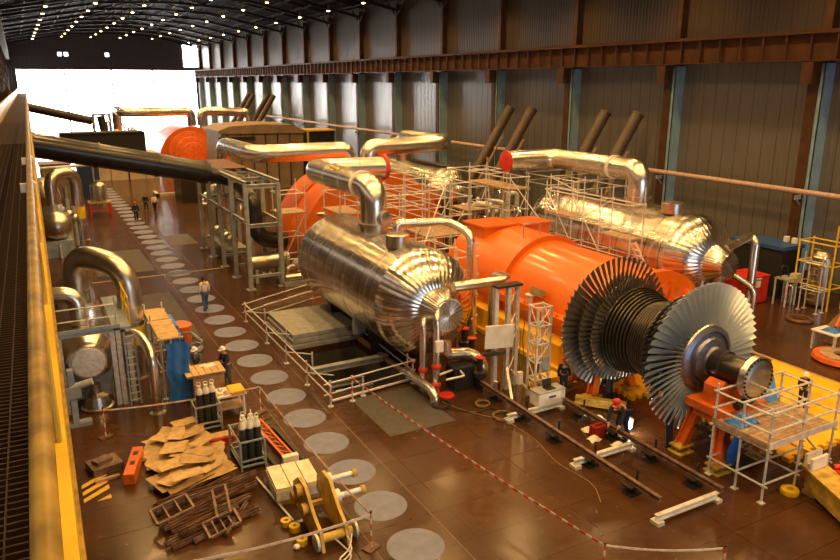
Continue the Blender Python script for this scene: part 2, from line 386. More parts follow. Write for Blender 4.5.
# columns of the right wall: brown inner flange, web tinted blue-grey as by daylight
for i, y in enumerate(cols):
    c = MB(); c.mi = 0
    c.rng(39.0, XW, y - .10, y + .12, 0, 12.7); c.rng(39.0, XW, y - .34, y - .30, 0, 12.7)
    c.rng(39.0, 39.06, y - .34, y - .1, 0, 12.7)
    c.mi = 1
    c.rng(38.9, 39.02, y - .1, y + .5, 0, 12.7); c.rng(38.2, 39.9, y - .14, y + .52, 11.6, 12.75); c.rng(39.02, XW, y + .12, y + .5, 0, 12.7)
    c.rng(39.3, XW, y - .18, y + .18, 12.7, EAVE + .5)
    struct(c, 'trim_column_%d' % (i + 1), ['blue_col', 'brown'])
    pl = MB().rng(XL, XL + .45, y - .2, y + .2, 0, EAVE + .5); struct(pl, 'trim_post_%d' % (i + 1), 'brown')
# crane runway girders with stiffeners
for nm, x in (('right', 38.5), ('left', XL + .75)):
    g = MB()
    z0, z1 = (12.8, 14.3) if nm == 'right' else (16.4, 17.6)
    g.rng(x - .32, x + .32, YN + .2, YF - .2, z1 - .07, z1).rng(x - .32, x + .32, YN + .2, YF - .2, z0, z0 + .06).rng(x - .03, x + .03, YN + .2, YF - .2, z0, z1)
    y = YN + 1
    while y < YF - 1:
        g.rng(x - .26, x - .03, y - .04, y + .04, z0 + .05, z1 - .05); y += BAY / 7
    if nm == 'right': g.rng(x + .2, x + .9, YN + .2, YF - .2, z1 - .09, z1 - .02); g.rng(x - .08, x + .08, YN + .2, YF - .2, z1, z1 + .14)
    struct(g, 'trim_girder_' + nm, 'brown')
# roof frames
def truss(y):
    m = MB()
    lo = [(XL + .1, EAVE - .2), (5, EAVE + .95), (11.5, EAVE + 2.1), (20, EAVE + 2.5), (28.5, EAVE + 2.1), (34, EAVE + .95), (39.5, EAVE - .2)]
    for a, b in zip(lo, lo[1:]): m.ibeam((a[0], y, a[1]), (b[0], y, b[1]), .3, .34, .05)
    up = lambda x: EAVE + .95 + (25.0 - EAVE - .95) * (1 - abs(x - XM) / (XW - XM))
    def low(x):
        for a, b in zip(lo, lo[1:]):
            if a[0] <= x <= b[0]: return a[1] + (b[1] - a[1]) * (x - a[0]) / (b[0] - a[0])
    N = 16
    xs = [XL + .1 + (39.5 - XL - .1) * k / N for k in range(N + 1)]
    m.bar((XL, y, up(XL)), (XM, y, 24.95), .25, .3); m.bar((XM, y, 24.95), (39.9, y, up(39.9)), .25, .3)
    for k in range(N):
        a, b = xs[k], xs[k + 1]
        m.bar((a, y, low(a)), (b, y, up(b)) if k % 2 else (b, y, up(b)), .09); m.bar((b, y, low(b)), (b, y, up(b)), .08)
    m.bar((39.4, y + 2.2, EAVE + .7), (39.4, y, EAVE - .9), .16); m.bar((39.4, y - 2.2, EAVE + .7), (39.4, y, EAVE - .9), .16)
    return m
for i, y in enumerate(cols): struct(truss(y), 'trim_truss_%d' % (i + 1), 'truss')
pu = MB()
for k in range(15):
    x = XL + 1 + k * 2.8; z = EAVE + .9 + (25.0 - EAVE - .95) * (1 - abs(x - XM) / (XW - XM))
    pu.rng(x - .06, x + .06, YN + .2, YF - .2, z - .12, z + .05)
struct(pu, 'trim_purlins', 'truss')
# pale service pipe along the right wall
sp = MB().sweep([(38.45, YN + .5, 5.55), (38.45, 130, 5.95)], .16, 12)
o = single(sp, 'wall_pipe', mat('pinkish_pipe_paint', (.55, .38, .32), .45), 'long thin pinkish pipe running level along the ribbed right wall', 'pipe')
for y in cols:
    if 10 < y < 128: MB().rng(38.4, 39.1, y - .04, y + .04, 5.2, 5.45).bar((39.0, y, 4.8), (38.45, y, 5.3), .05).build('pipe_bracket', 'galv', o)
# high bay lamps: bell, stem and hot glass, each with its own downlight
lamp = thing('high_bay_lamp', 'x', 'lamp', (0, 0, 0))
MB().lathe([(.04, .62), (.07, .55), (.1, .30), (.27, .02), (.29, 0), (.24, .0)], (0, 0, 0), (0, 0, 1), 16).build('lamp_shade', mat('glow_tinted_bell', (.55, .36, .16), .4, .5), lamp)  # orange of the bell is lamp glow put into its colour
MB().lathe([(.001, -.08), (.13, -.05), (.2, .03), (.001, .06)], (0, 0, -.03), (0, 0, 1), 14).build('lamp_glass', 'bulb', lamp)
MB().tube((0, 0, .6), (0, 0, 1.25), .025, 6).build('stem', 'dark', lamp)
ld = bpy.data.lights.new('downlight', 'SPOT'); ld.energy = 2350; ld.color = (1., .57, .19); ld.spot_size = math.radians(142); ld.spot_blend = .7; ld.shadow_soft_size = .3
lo = bpy.data.objects.new('downlight', ld); COL.objects.link(lo); lo.parent = lamp; lo.location = (0, 0, -.25)
LX = [4.2, 9.6, 15.1, 20.8, 27.3, 35.0]; LY = [Y0 + BAY * i - .6 for i in range(-4, 14)]
first = True
for j, y in enumerate(LY):
    far = len(LY) - 1 - j
    for i, x in enumerate(LX):
        z = 20.15 if i in (0, 5) else 20.75
        lb = 'bell lamp, %s from left in the %s roof row from the far door' % (nth(i), nth(far))
        if first: o = lamp; o.location = (x, y, z); o['label'] = lb; first = False
        else: o = dup(lamp, (x, y, z), None, lb)
        o['group'] = 'bell lamps under the hall roof'
w = bpy.data.worlds.new('sky'); SC.world = w; w.use_nodes = True
w.node_tree.nodes['Background'].inputs[0].default_value = (.75, .85, 1, 1); w.node_tree.nodes['Background'].inputs[1].default_value = 1.0
vs = SC.view_settings; vs.view_transform = 'Standard'; vs.look = 'None'; vs.exposure = 0.; vs.gamma = 1.; vs.use_curve_mapping = False
SC.cycles.use_denoising = True; SC.cycles.max_bounces = 6; SC.cycles.diffuse_bounces = 3; SC.cycles.glossy_bounces = 4; SC.cycles.sample_clamp_indirect = 4.
# ------------------------------------------------------------------ separator vessels
def vessel(label, X, Z, y0, y1, R, nozzle=True, cat='vessel', mm='silver'):
    t = thing('steam_vessel', label, cat, (X, (y0 + y1) / 2, 0))
    mb, mh = lagging(X, Z, False, mm != 'silver'), lagging(X, Z, True, mm != 'silver')
    prof = []; n = int((y1 - y0) / 1.05)
    for k in range(n):
        a = y0 + (y1 - y0) * k / n; b = y0 + (y1 - y0) * (k + 1) / n; e = .012 if k % 2 else 0
        prof += [(R + e, a), (R + e, b - .05), (R - .03, b - .04), (R - .03, b)]
    MB().lathe(prof, (X, 0, Z), (0, 1, 0), 72).build('shell', mb, t)
    for s, yy in ((-1, y0), (1, y1)):
        pr = [(R + .02, 0), (R * .985, .25), (R * .93, .55), (R * .82, .86), (R * .66, 1.12), (R * .45, 1.3), (.01, 1.36)]
        MB().lathe(pr, (X, yy, Z), (0, s, 0), 92).build('domed_head', mh, t)
    for yy in (y0 + 2.6, y1 - 1.6):
        m = MB(); m.prism([(-R * .5, 0), (R * .5, 0), (R * .6, Z - R * .78), (R * .3, Z - R * .93), (0, Z - R * .97), (-R * .3, Z - R * .93), (-R * .6, Z - R * .78)], (X, yy - .2, 0), (1, 0, 0), (0, 0, 1), -.4)
        m.build('saddle', 'dark', t)
    if nozzle:
        b = y0 - 1.0
        hn = MB().lathe([(1.05, .6), (1.08, -.1), (1.04, -.15), (1.06, -.5), (.9, -.95), (.68, -1.35), (.66, -1.6)], (X, b + .55, Z), (0, 1, 0), 72).build('head_nozzle', mh, t)
        MB().lathe([(.62, 0), (.6, -.05), (.05, -.07), (.001, -.07)], (X, b - 1.06, Z), (0, 1, 0), 48).build('end_cover', lagging(X, Z, True, True, 20), hn)
    return t
vl = vessel('big silver vessel left of the orange turbine, nearest the open floor pit', 13.6, 3., 24.8, 33.8, 2.2)
MB().lathe([(.5, 0), (.5, .5), (.42, .53)], (13.15, 26.2, 5.1), (0, 0, 1), 24).build('manway', 'silver2', vl)
MB().box((12.1, 28.0, 1.3), (.55, .2, .85)).build('control_box', 'grey', vl)
vr = vessel('big silver vessel right of the orange turbine, beside the ribbed wall', 28.7, 3.25, 24.2, 34.6, 2.2)
MB().lathe([(.55, 0), (.55, .5), (.47, .53)], (28.3, 25.5, 5.35), (0, 0, 1), 24).build('manway', 'silver2', vr)
v4 = vessel('dull silver vessel end seen under the far crossover pipe on the right', 29.0, 3.2, 48.5, 62., 2.2, True, 'vessel', 'silver2')

for v, x, y, z in ((vl, 13.6, 29.5, 5.2), (vr, 28.7, 28.3, 5.45), (v4, 28.7, 56, 5.4)):
    MB().lathe([(.64, -.3), (.64, .22), (.74, .22), (.74, .32)], (x, y, z), (0, 0, 1), 26).build('outlet_neck', 'silver2', v)
def pipe(name, label, pts, r, m='silver', collars=2.0, bend=None, n=20, cat='pipe', group=None):
    return single(MB().path(pts, r, n, bend or r * 1.7, 7, collars), name, m, label, cat, group)
# crossover pipes near unit
t = thing('crossover_pipe', 'thick silver pipe rising from the left vessel and turning towards the orange casing', 'pipe', (13.6, 29.5, 5.52))
MB().path([(13.6, 29.5, 5.52), (13.6, 29.5, 7.1), (13.6, 37.4, 7.1), (17.9, 37.4, 7.0)], .6, 26, 1.0, 8, 2.2).build('pipe_run', 'silver', t)
MB().lathe([(.66, 0), (.66, .12)], (13.6, 30.7, 7.1), (0, 1, 0), 26).build('white_joint_ring', 'white', t)
MB().lathe([(.72, 0), (.74, .14)], (17.86, 37.4, 7.0), (1, 0, 0), 26).build('end_flange', 'red', t)
MB().box((13.6, 33.4, 7.42), (.75, .7, .5)).build('yellow_band', 'yellow', t)
MB().lathe([(.34, 0), (.34, .38), (.3, .4)], (13.75, 29.1, 5.75), (.35, -1, .1), 18).build('stub_flange', 'silver2', t)
t = thing('crossover_pipe', 'thick silver pipe with a red end cap beside the right vessel', 'pipe', (28.7, 28.3, 5.77))
MB().path([(28.7, 28.3, 5.77), (28.7, 28.3, 7.15), (28.7, 35.6, 7.15), (25.15, 35.6, 7.15)], .6, 26, 1.0, 8, 2.2).build('pipe_run', 'silver', t)
MB().lathe([(.63, 0), (.63, .1), (.2, .16), (.001, .16)], (25.2, 35.6, 7.15), (-1, 0, 0), 26).build('red_cap', 'red', t)
MB().lathe([(.66, 0), (.66, .12)], (28.7, 30.2, 7.15), (0, 1, 0), 26).build('white_joint_ring', 'white', t)
MB().box((28.7, 33, 7.42), (.8, .7, .5)).build('yellow_band', 'yellow', t)
# crossover pipes of the middle unit, both dropping onto the orange hood
pipe('crossover_pipe', 'long silver crossover pipe running left from the top of the orange hood', [(13.6, 57, 0), (13.6, 57, 7.0), (13.6, 48.4, 7.0), (20.3, 48.4, 7.0), (20.3, 48.4, 5.82)], .62)
pipe('crossover_pipe', 'long silver crossover pipe running right from the top of the orange hood', [(28.7, 56, 5.72), (28.7, 56, 7.2), (28.7, 48.4, 7.2), (22., 48.4, 7.1), (22., 48.4, 5.82)], .62)
# far unit, gold in the door light
pipe('crossover_pipe', 'gold-lit crossover pipe on the left of the far turbine, before the white door', [(12.0, 112, 0), (12.0, 112, 7.9), (12.0, 105, 7.8), (20.9, 105, 7.8), (20.9, 105, 5.82)], .62)
pipe('crossover_pipe', 'gold-lit crossover pipe on the right of the far turbine', [(22.2, 105, 5.82), (22.2, 105, 7.8), (29, 105, 7.5), (29, 105, 0)], .62)

# ------------------------------------------------------------------ orange turbine casing
AX = 22.0
t = thing('turbine_casing', 'long round orange turbine casing behind the bladed rotor', 'turbine casing', (AX, 26, 0))
def arch(R, z0, zb, n=22, dx=0): return [(R + dx, zb)] + [(R * math.cos(PI * k / n), z0 + R * math.sin(PI * k / n)) for k in range(n + 1)] + [(-R - dx, zb)]
m = MB().prism(arch(2.66, 1.55, .25), (AX, 20.2, 0), (1, 0, 0), (0, 0, 1), -7.2); m.build('barrel', 'orange', t)
m = MB().prism(arch(2.86, 1.55, .2), (AX, 27.4, 0), (1, 0, 0), (0, 0, 1), -5.2); m.build('rear_barrel', 'orange', t)
MB().prism(arch(2.92, 1.55, .25), (AX, 27.3, 0), (1, 0, 0), (0, 0, 1), -.25).build('ring_rib', 'orange', t)
MB().prism(arch(2.78, 1.55, .25), (AX, 20.1, 0), (1, 0, 0), (0, 0, 1), -.3).build('ring_rib', 'orange', t)
m = MB()
for s in (-1, 1): m.rng(AX + s * 2.6, AX + s * 3.1, 20.2, 32.4, 1.72, 2.05)
jf = m.build('joint_flange', 'orange', t)
m = MB()
for k in range(16): y = 20.6 + k * .75; m.cyl((AX - 2.98, y, 2.05), .07, .12, 6)
m.build('flange_bolts', 'orange2', jf)
for x, y, sx, sy, z in ((AX - .7, 31.4, 2.0, 1.9, 4.45), (AX + 1.9, 31.6, 1.7, 1.7, 4.3)):
    MB().box((x, y, z - .9), (sx, sy, 1.8)).box((x, y, z + .03), (sx + .2, sy + .2, .1)).build('inlet_box', 'orange', t)
m = MB()
for k in range(6):
    a = PI * (.12 + .76 * k / 5); m.box((AX + 1.75 * math.cos(a), 19.98, 1.55 + 1.75 * math.sin(a)), (.16, .3, 1.3), Euler((0, PI / 2 - a, 0)))
m.build('end_stiffeners', 'orange', t)
MB().lathe([(2.2, 0), (2.2, .12), (1.1, .14)], (AX, 20.12, 1.55), (0, -1, 0), 40).build('end_ring', 'orange2', t)
MB().box((AX - 2.69, 24.6, 2.65), (.06, .95, .34), Euler((0, .42, 0))).build('name_plate', 'plateink', t)
m = MB()
for y in (24.0, 24.6): m.path([(AX - .9, 28.2, 4.2), (AX - .9, 28.2, 4.95), (AX + .1, 28.2, 4.95), (AX + .1, 28.2, 4.3)], .03, 6, .1, 3)
m.build('lifting_rail', 'galv', t)
for y in (25.0, 27.6): MB().tube((AX - 2.8, y, 2.05), (AX - 2.8, y, 2.45), .16, 12).cyl((AX - 2.8, y, 2.4), .22, .08, 12).build('gauge_stub', 'galv', t)
# yellow bolted base of the casing
MB().rng(18.3, 25.7, 20.9, 33, 0, .2).build('base_plate', 'deck', t)
for k in range(6): MB().rng(18.32, 18.36, 21.9 + k * 1.8, 22.5 + k * 1.8, .05, .16).build('base_slot', 'dark', t)
MB().rng(18.5, 19.3, 22, 31.5, .2, 1.1).build('plinth', 'deck', t)
# orange low pressure hood of the same line, further back
t = thing('turbine_hood', 'tall arched orange turbine hood behind the scaffolding', 'turbine casing', (21, 48, 0))
def hood(c, y0, y1, R, rx, z0, n=26):
    return [(c + rx, 0)] + [(c + rx * math.cos(PI * k / n), z0 + R * max(0, math.sin(PI * k / n)) ** .92) for k in range(n + 1)] + [(c - rx, 0)]
MB().prism(hood(0, 0, 0, 5.5, 5.4, .3), (21, 45.5, 0), (1, 0, 0), (0, 0, 1), -6).build('hood_shell', 'orange', t)
for yy in (45.3, 48.3): MB().prism(hood(0, 0, 0, 5.62, 5.52, .3), (21, yy, 0), (1, 0, 0), (0, 0, 1), -.25).build('hood_rib', 'orange', t)
MB().lathe([(1.2, 0), (1.2, .5), (.8, .55)], (21, 45.4, 1.6), (0, -1, 0), 24).build('shaft_gland', 'orange2', t)
# far orange generator end with concentric rings
t = thing('generator', 'orange round-ended generator far down the hall, seen under gold pipes', 'generator', (20.6, 108, 0))
MB().prism(hood(0, 0, 0, 4.6, 4.5, 1.2), (20.6, 104, 0), (1, 0, 0), (0, 0, 1), -9).build('hood_shell', 'orange', t)
for k, (r, y) in enumerate(((3.0, 103.0), (2.3, 102.2), (1.6, 101.4))): MB().lathe([(r, .9), (r, .1), (r - .25, 0), (.01, 0)], (20.1, y, 2.2), (0, 1, 0), 36).build('stepped_ring', 'orange2', t)
MB().rng(16, 25, 99, 101.2, 0, .8).build('plinth', 'deck', t)
# tan enclosure and dark bay behind the crossover pipes
t = thing('generator_enclosure', 'long tan arched enclosure standing behind the silver crossover pipe', 'enclosure', (23.3, 83, 0))
MB().prism([(-4.6, 0), (4.7, 0), (4.9, 6.2), (3.6, 6.9), (0, 7.05), (-3.4, 6.9), (-4.4, 6.5)], (23.3, 80, 0), (1, 0, 0), (0, 0, 1), -7).build('housing', 'tan', t)
MB().prism([(-4.75, 6.3), (5.05, 6.1), (5.05, 6.35), (3.7, 7.05), (0, 7.2), (-3.5, 7.05), (-4.75, 6.6)], (23.3, 79.8, 0), (1, 0, 0), (0, 0, 1), -7.4).build('roof_trim', 'tan', t)
for k in range(6): MB().rng(19.5 + k * 1.4, 19.6 + k * 1.4, 79.9, 80.02, .3, 6.2).build('panel_joint', 'dark', t)
MB().rng(18.6, 22.6, 79.88, 80.0, 5.5, 5.9).build('louvre', 'dark', t)
t = thing('dark_enclosure', 'black-fronted box with a yellow rim beside the tan enclosure', 'enclosure', (29.4, 82, 0))
MB().rng(29., 32.2, 80.5, 84, 0, 6.2).build('housing', 'screen', t); MB().rng(28.8, 32.4, 80.3, 84.2, 6.2, 6.35).rng(28.8, 29., 80.3, 80.5, 0, 6.2).build('yellow_rim', 'yellow2', t)

# ------------------------------------------------------------------ bladed rotor
RX, RZ, YF1, YR1 = 18.7, 3.0, 15.0, 19.15
t = thing('turbine_rotor', 'huge bladed steam turbine rotor lying on orange stands', 'turbine rotor', (RX, 17, 0))
def seg(yc, sgn, r0, r1, ch0, ch1, b0, b1, th0, th1, n=6, ang=0., tw=1):
    """one twisted blade with its root at radius r0, as a mesh about the shaft axis"""
    m = MB(); vs = []; S = 8
    for k in range(n + 1):
        q = k / n; r = r0 + (r1 - r0) * q; c = ch0 + (ch1 - ch0) * q; be = math.radians(b0 + (b1 - b0) * q); th = th0 + (th1 - th0) * q
        for j in range(S):
            a = 2 * PI * j / S; u = math.cos(a) * c / 2; w = math.sin(a) * th / 2 + .18 * c * (1 - (2 * u / c) ** 2)
            ax = u * math.cos(be) - w * math.sin(be) * 1; tg = u * math.sin(be) + w * math.cos(be)
            # axial -> Y, tangential -> x, radial -> z
            vs.append((tg, ax * sgn, r))
    fs = [(k * S + j, k * S + (j + 1) % S, (k + 1) * S + (j + 1) % S, (k + 1) * S + j) for k in range(n) for j in range(S)] + [tuple(range(S))[::-1], tuple(n * S + j for j in range(S))]
    return m.add(vs, fs)
def blade_row(y, sgn, r0, r1, N, name, mt, individual=None, **kw):
    proto = seg(0, sgn, r0, r1, **kw); me = None; rest = MB()
    for k in range(N):
        a = 2 * PI * k / N
        if individual and individual(a):
            if me is None: me = proto.mesh(name, mt)
            o = bpy.data.objects.new(name, me); COL.objects.link(o); o.parent = t; o.location = (0, y - 17, RZ); o.rotation_euler = (0, a, 0); WO[o.name] = (0, 0, 0)
        else:
            Mx = Matrix.Translation((RX, y, RZ)) @ Matrix.Rotation(a, 4, 'Y')
            rest.add([Mx @ V(p) for p in proto.v], proto.f)
    if rest.v:
        o = rest.build(name if individual else 'blade_row', mt, t)
        if individual: o['kind'] = 'stuff'
last = dict(ch0=.30, ch1=.30, b0=22, b1=54, th0=.05, th1=.016, n=7)
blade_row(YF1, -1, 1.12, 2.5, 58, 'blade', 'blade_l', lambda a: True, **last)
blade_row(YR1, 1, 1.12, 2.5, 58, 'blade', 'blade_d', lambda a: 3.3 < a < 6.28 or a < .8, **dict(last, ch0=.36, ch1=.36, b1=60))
for d, r in ((.48, 2.12), (.86, 1.9)):
    kw = dict(ch0=.22, ch1=.2, b0=30, b1=58, th0=.04, th1=.018, n=3)
    blade_row(YF1 + d, -1, 1.15, r, 64, 'inner_blade', 'blade_d', None, **kw); blade_row(YR1 - d, 1, 1.15, r, 64, 'inner_blade', 'blade_d', None, **kw)
o = MB().lathe([(1.12, -.16), (1.16, -.12), (1.16, .12), (1.1, .16)], (RX, YF1, RZ), (0, 1, 0), 58).build('blade_root_rim', 'silver2', t)
MB().lathe([(1.13, .16), (1.1, -.16), (.95, -.24), (.92, -.16), (.78, -.2), (.72, -.34), (.5, -.42), (.46, -.5)], (RX, YF1, RZ), (0, 1, 0), 56).build('front_disc', 'hub', t)
MB().lathe([(1.13, -.16), (1.1, .16), (.95, .24), (.5, .42)], (RX, YR1, RZ), (0, 1, 0), 56).build('rear_disc', 'rotor', t)
pr = [(1.1, YF1)]
yy = YF1 + .3
pr += [(1.3, yy)]
k = 0
for i in range(15):
    a = YF1 + 1.05 + i * (YR1 - YF1 - 2.1) / 15; b = a + (YR1 - YF1 - 2.1) / 15
    mid = abs((a + b) / 2 - (YF1 + YR1) / 2) / 1.0
    R = 1.34 + .28 * min(1, mid)
    pr += [(R - .14, a), (R - .14, a + .03), (R, a + .03), (R, b - .04), (R - .14, b - .04)]
pr += [(1.3, YR1 - .3), (1.1, YR1)]
MB().lathe(pr, (RX, 0, RZ), (0, 1, 0), 56).build('ribbed_drum', 'rotor', t, 25)
MB().lathe([(.46, YF1 - .4), (.46, YF1 - .75), (.5, YF1 - .78), (.5, YF1 - .92), (.44, YF1 - .96), (.44, YF1 - 1.75), (.62, YF1 - 1.82), (.7, YF1 - 1.85)], (RX, 0, RZ), (0, 1, 0), 40).build('shaft', 'rotor', t)
MB().lathe([(.45, YR1 + .3), (.45, YR1 + .72), (.01, YR1 + .72)], (RX, 0, RZ), (0, 1, 0), 32).build('rear_shaft', 'rotor', t)
cf = MB().lathe([(.7, .2), (.7, 0), (.56, -.01), (.5, -.04), (.2, -.05), (.001, -.05)], (RX, YF1 - 2.06, RZ), (0, 1, 0), 44).build('coupling_flange', 'silver2', t)
m = MB()
for k in range(28):
    a = 2 * PI * k / 28; m.cyl((RX + .63 * math.cos(a), YF1 - 2.0, RZ + .63 * math.sin(a)), .036, .1, 8, (0, -1, 0))
m.build('coupling_bolts', 'dark', cf)
# orange stands carrying the shaft
def stand(label, y, leg=True):
    t = thing('rotor_stand', label, 'stand', (RX, y, 0))
    MB().prism([(-.75, 1.95), (.75, 1.95), (.75, 2.55), (.5, 2.72), (.33, 2.6), (0, 2.48), (-.33, 2.6), (-.5, 2.72), (-.75, 2.55)], (RX, y - .3, 0), (1, 0, 0), (0, 0, 1), -.6).build('saddle', 'orange2', t)
    MB().rng(RX - 1.0, RX + 1.0, y - .75, y + .75, 1.7, 1.95).rng(RX - .9, RX + .9, y - .5, y + .5, 1.45, 1.7).build('cross_beam', 'orange2', t)
    for sx in (-1, 1):
        for sy in (-1, 1):
            a = (RX + sx * .62, y + sy * .5, 1.72); b = (RX + sx * .98, y + sy * .72, .26)
            MB().ibeam(a, b, .3, .34, .05).build('leg', 'orange2', t)
            MB().rng(b[0] - .32, b[0] + .32, b[1] - .28, b[1] + .28, 0, .05).rng(b[0] - .25, b[0] + .25, b[1] - .04, b[1] + .04, .05, .24).rng(b[0] - .32, b[0] + .32, b[1] - .24, b[1] + .24, .22, .28).build('foot', 'yellow2', t)
    MB().tube((RX - .75, y - .55, 1.0), (RX - .75, y + .55, 1.0), .07, 10).build('tie_bar', 'dark', t)
    MB().tube((RX - .5, y - .75, 2.1), (RX + .2, y - .75, 2.2), .14, 12).build('roller_jack', 'dark', t)
    return t
stand('worn orange stand under the bolted coupling end of the rotor', 13.95)
stand('worn orange stand half hidden behind the rear dark blades of the rotor', 19.72)
# yellow lower flange plates on the floor
def notched(pts_front, depth, t, z0, z1): pass
def yplate(label, x0, x1, y0, y1, z, front=True, left=True, n=16, m=22):
    poly = []
    dx = (x1 - x0) / n
    for k in range(n):
        a = x0 + k * dx
        poly += [(a, y0), (a + dx * .55, y0), (a + dx * .55, y0 + .14), (a + dx, y0 + .14)] if front else [(a, y0)]
    poly += [(x1, y0), (x1, y1), (x0, y1)]
    dy = (y1 - y0) / m
    for k in range(m - 1):
        b = y1 - (k + .5) * dy
        if left: poly += [(x0, b), (x0 + .13, b), (x0 + .13, b - dy * .45), (x0, b - dy * .45)]
    return single(MB().prism(poly, (0, 0, 0), (1, 0, 0), (0, 1, 0), z), 'flange_plate', 'deck', label, 'floor plate')
yplate('yellow notched steel plate lying under and right of the rotor coupling', 20.1, 27.2, 12.45, 18.2, .16)
yplate('yellow notched steel plate on the floor between the two bladed wheels', 19.1, 21.9, 18.3, 19.9, .14, True, True, 8, 6)
single(MB().rng(21.6, 23.1, 11.55, 11.75, 0, .03), 'floor_stripe', 'deck', 'short yellow painted strip in front of the scaffold platform', 'floor marking')
# ------------------------------------------------------------------ scaffold work platform at the coupling
def scaffold(label, xs, ys, z1, levels, decks=(), braces=(), r=.036, z0=0, plank='plank', toe=None, group=None, skip=(), jx=0):
    t = thing('scaffold', label, 'scaffold', ((xs[0] + xs[-1]) / 2, (ys[0] + ys[-1]) / 2, z0), group)
    for i, x in enumerate(xs):
        for j, y in enumerate(ys):
            if (i, j) in skip: continue
            h = z1 + (random.random() - .5) * .5 * (jx or 1)
            po = MB().tube((x, y, z0 + .03), (x, y, h), r, 7).build('post', 'galv', t); MB().rng(x - .09, x + .09, y - .09, y + .09, z0, z0 + .03).build('base_plate', 'galv', po)
    for z in levels:
        for x in xs: MB().tube((x, ys[0] - .12, z), (x, ys[-1] + .12, z), r * .9, 6).build('ledger', 'galv', t)
        for y in ys: MB().tube((xs[0] - .12, y, z + .05), (xs[-1] + .12, y, z + .05), r * .9, 6).build('ledger', 'galv', t)
    for (x0, x1, y0, y1, z) in decks:
        n = max(1, int(abs(y1 - y0) / .32)); d = (y1 - y0) / n
        for k in range(n): MB().rng(x0, x1, y0 + k * d + .01, y0 + (k + 1) * d - .01, z, z + .06).build('deck_board', plank, t)
    for a, b in braces: MB().tube(a, b, r * .9, 6).build('brace', 'galv', t)
    return t
t = scaffold('small scaffold work platform with plank deck in front of the rotor coupling', [17.35, 18.8, 20.35], [11.4, 12.3, 13.25], 2.95, [.55, 1.66, 2.2, 2.75], [(17.3, 20.4, 11.38, 13.3, 1.72)], [((20.35, 11.4, .5), (20.35, 13.2, 1.6))], skip=[(1, 1), (1, 2)])
MB().rng(17.3, 20.4, 11.33, 11.37, 1.72, 1.92).build('toe_board', 'alu', t); MB().rng(17.29, 17.33, 11.38, 13.3, 1.72, 1.9).build('toe_board', 'plank', t)
# tarps over the stand
m = MB().sheet(lambda u, v: (17.75 + .55 * u + .05 * math.sin(9 * v), 12.75 + .35 * v + .04 * math.sin(14 * u), 1.62 - 1.45 * v ** 1.05 + .03 * math.sin(18 * u + 3 * v)), 14, 10, .02)
single(m, 'tarpaulin', 'tarp', 'deep blue tarpaulin hanging below the deck of the coupling scaffold', 'tarpaulin')
m = MB().sheet(lambda u, v: (17.55 + .95 * u, 12.5 + .6 * v, 1.80 + .22 * math.sin(PI * u) * math.sin(PI * v) * (1 + .4 * math.sin(9 * u + 6 * v)) + .04 * math.sin(17 * u)), 14, 10, .02)
single(m, 'tarpaulin', 'tarp', 'crumpled deep blue tarpaulin lying on the coupling scaffold deck', 'tarpaulin')
m = MB().sheet(lambda u, v: (20.2 + 1.15 * u, 14.25 - .5 * v + .05 * math.sin(8 * u), 2.15 - 1.5 * v + .25 * u + .04 * math.sin(11 * u + 5 * v)), 12, 10, .03)
m.rng(20.25, 21.3, 14.15, 14.3, .16, 2.1)
single(m, 'covered_crate', 'tarp2', 'light blue sheet draped over a crate behind the rotor coupling', 'sheet')
m = MB().sheet(lambda u, v: (20.0 + .5 * u, 15.6 - .5 * v, 2.3 - 1.5 * v + .05 * math.sin(11 * u + 5 * v)), 8, 8, .03).rng(20.05, 20.45, 15.5, 15.7, .16, 2.2)
single(m, 'covered_crate', mat('lilac_sheet', (.22, .20, .45), .6), 'lilac sheet hanging right behind the pale bladed wheel', 'sheet')
# ------------------------------------------------------------------ slide rails on pedestals
def rail(label, a, b, z, n, nm='slide_rail'):
    t = thing(nm, label, 'rail', ((a[0] + b[0]) / 2, (a[1] + b[1]) / 2, 0))
    MB().ibeam((a[0], a[1], z), (b[0], b[1], z), .13, .16, .03).build('beam', 'scrap', t)
    for k in range(n):
        q = (k + .4) / n; x = a[0] + (b[0] - a[0]) * q; y = a[1] + (b[1] - a[1]) * q
        MB().rng(x - .22, x + .22, y - .2, y + .2, 0, .05).rng(x - .05, x + .05, y - .18, y + .18, .05, z - .13).rng(x - .18, x + .18, y - .18, y + .18, .05, .09).rng(x - .22, x + .22, y - .2, y + .2, z - .13, z - .08).tube((x + .2, y, z - .08), (x + .2, y, z + .3), .04, 8).build('pedestal', 'dark', t)
    return t
rail('long brown slide rail on pedestals, the one nearer the barrier tape', (14.55, 23.4), (14.45, 12.5), .38, 6)
rail('long brown slide rail on pedestals, the one nearer the rotor', (16.35, 20.5), (16.4, 12.0), .38, 5)
for (y, lb) in ((19.1, 'pale cross beam in front of the white equipment case'), (15.5, 'pale cross beam between the rails beside the bending worker'), (12.1, 'pale cross beam closing the near ends of the two rails')):
    single(MB().ibeam((13.9, y, .2), (16.35, y, .2), .14, .18, .03).rng(13.85, 14.1, y - .15, y + .15, 0, .11).rng(16.2, 16.4, y - .15, y + .15, 0, .11), 'cross_beam', 'alu', lb, 'beam')
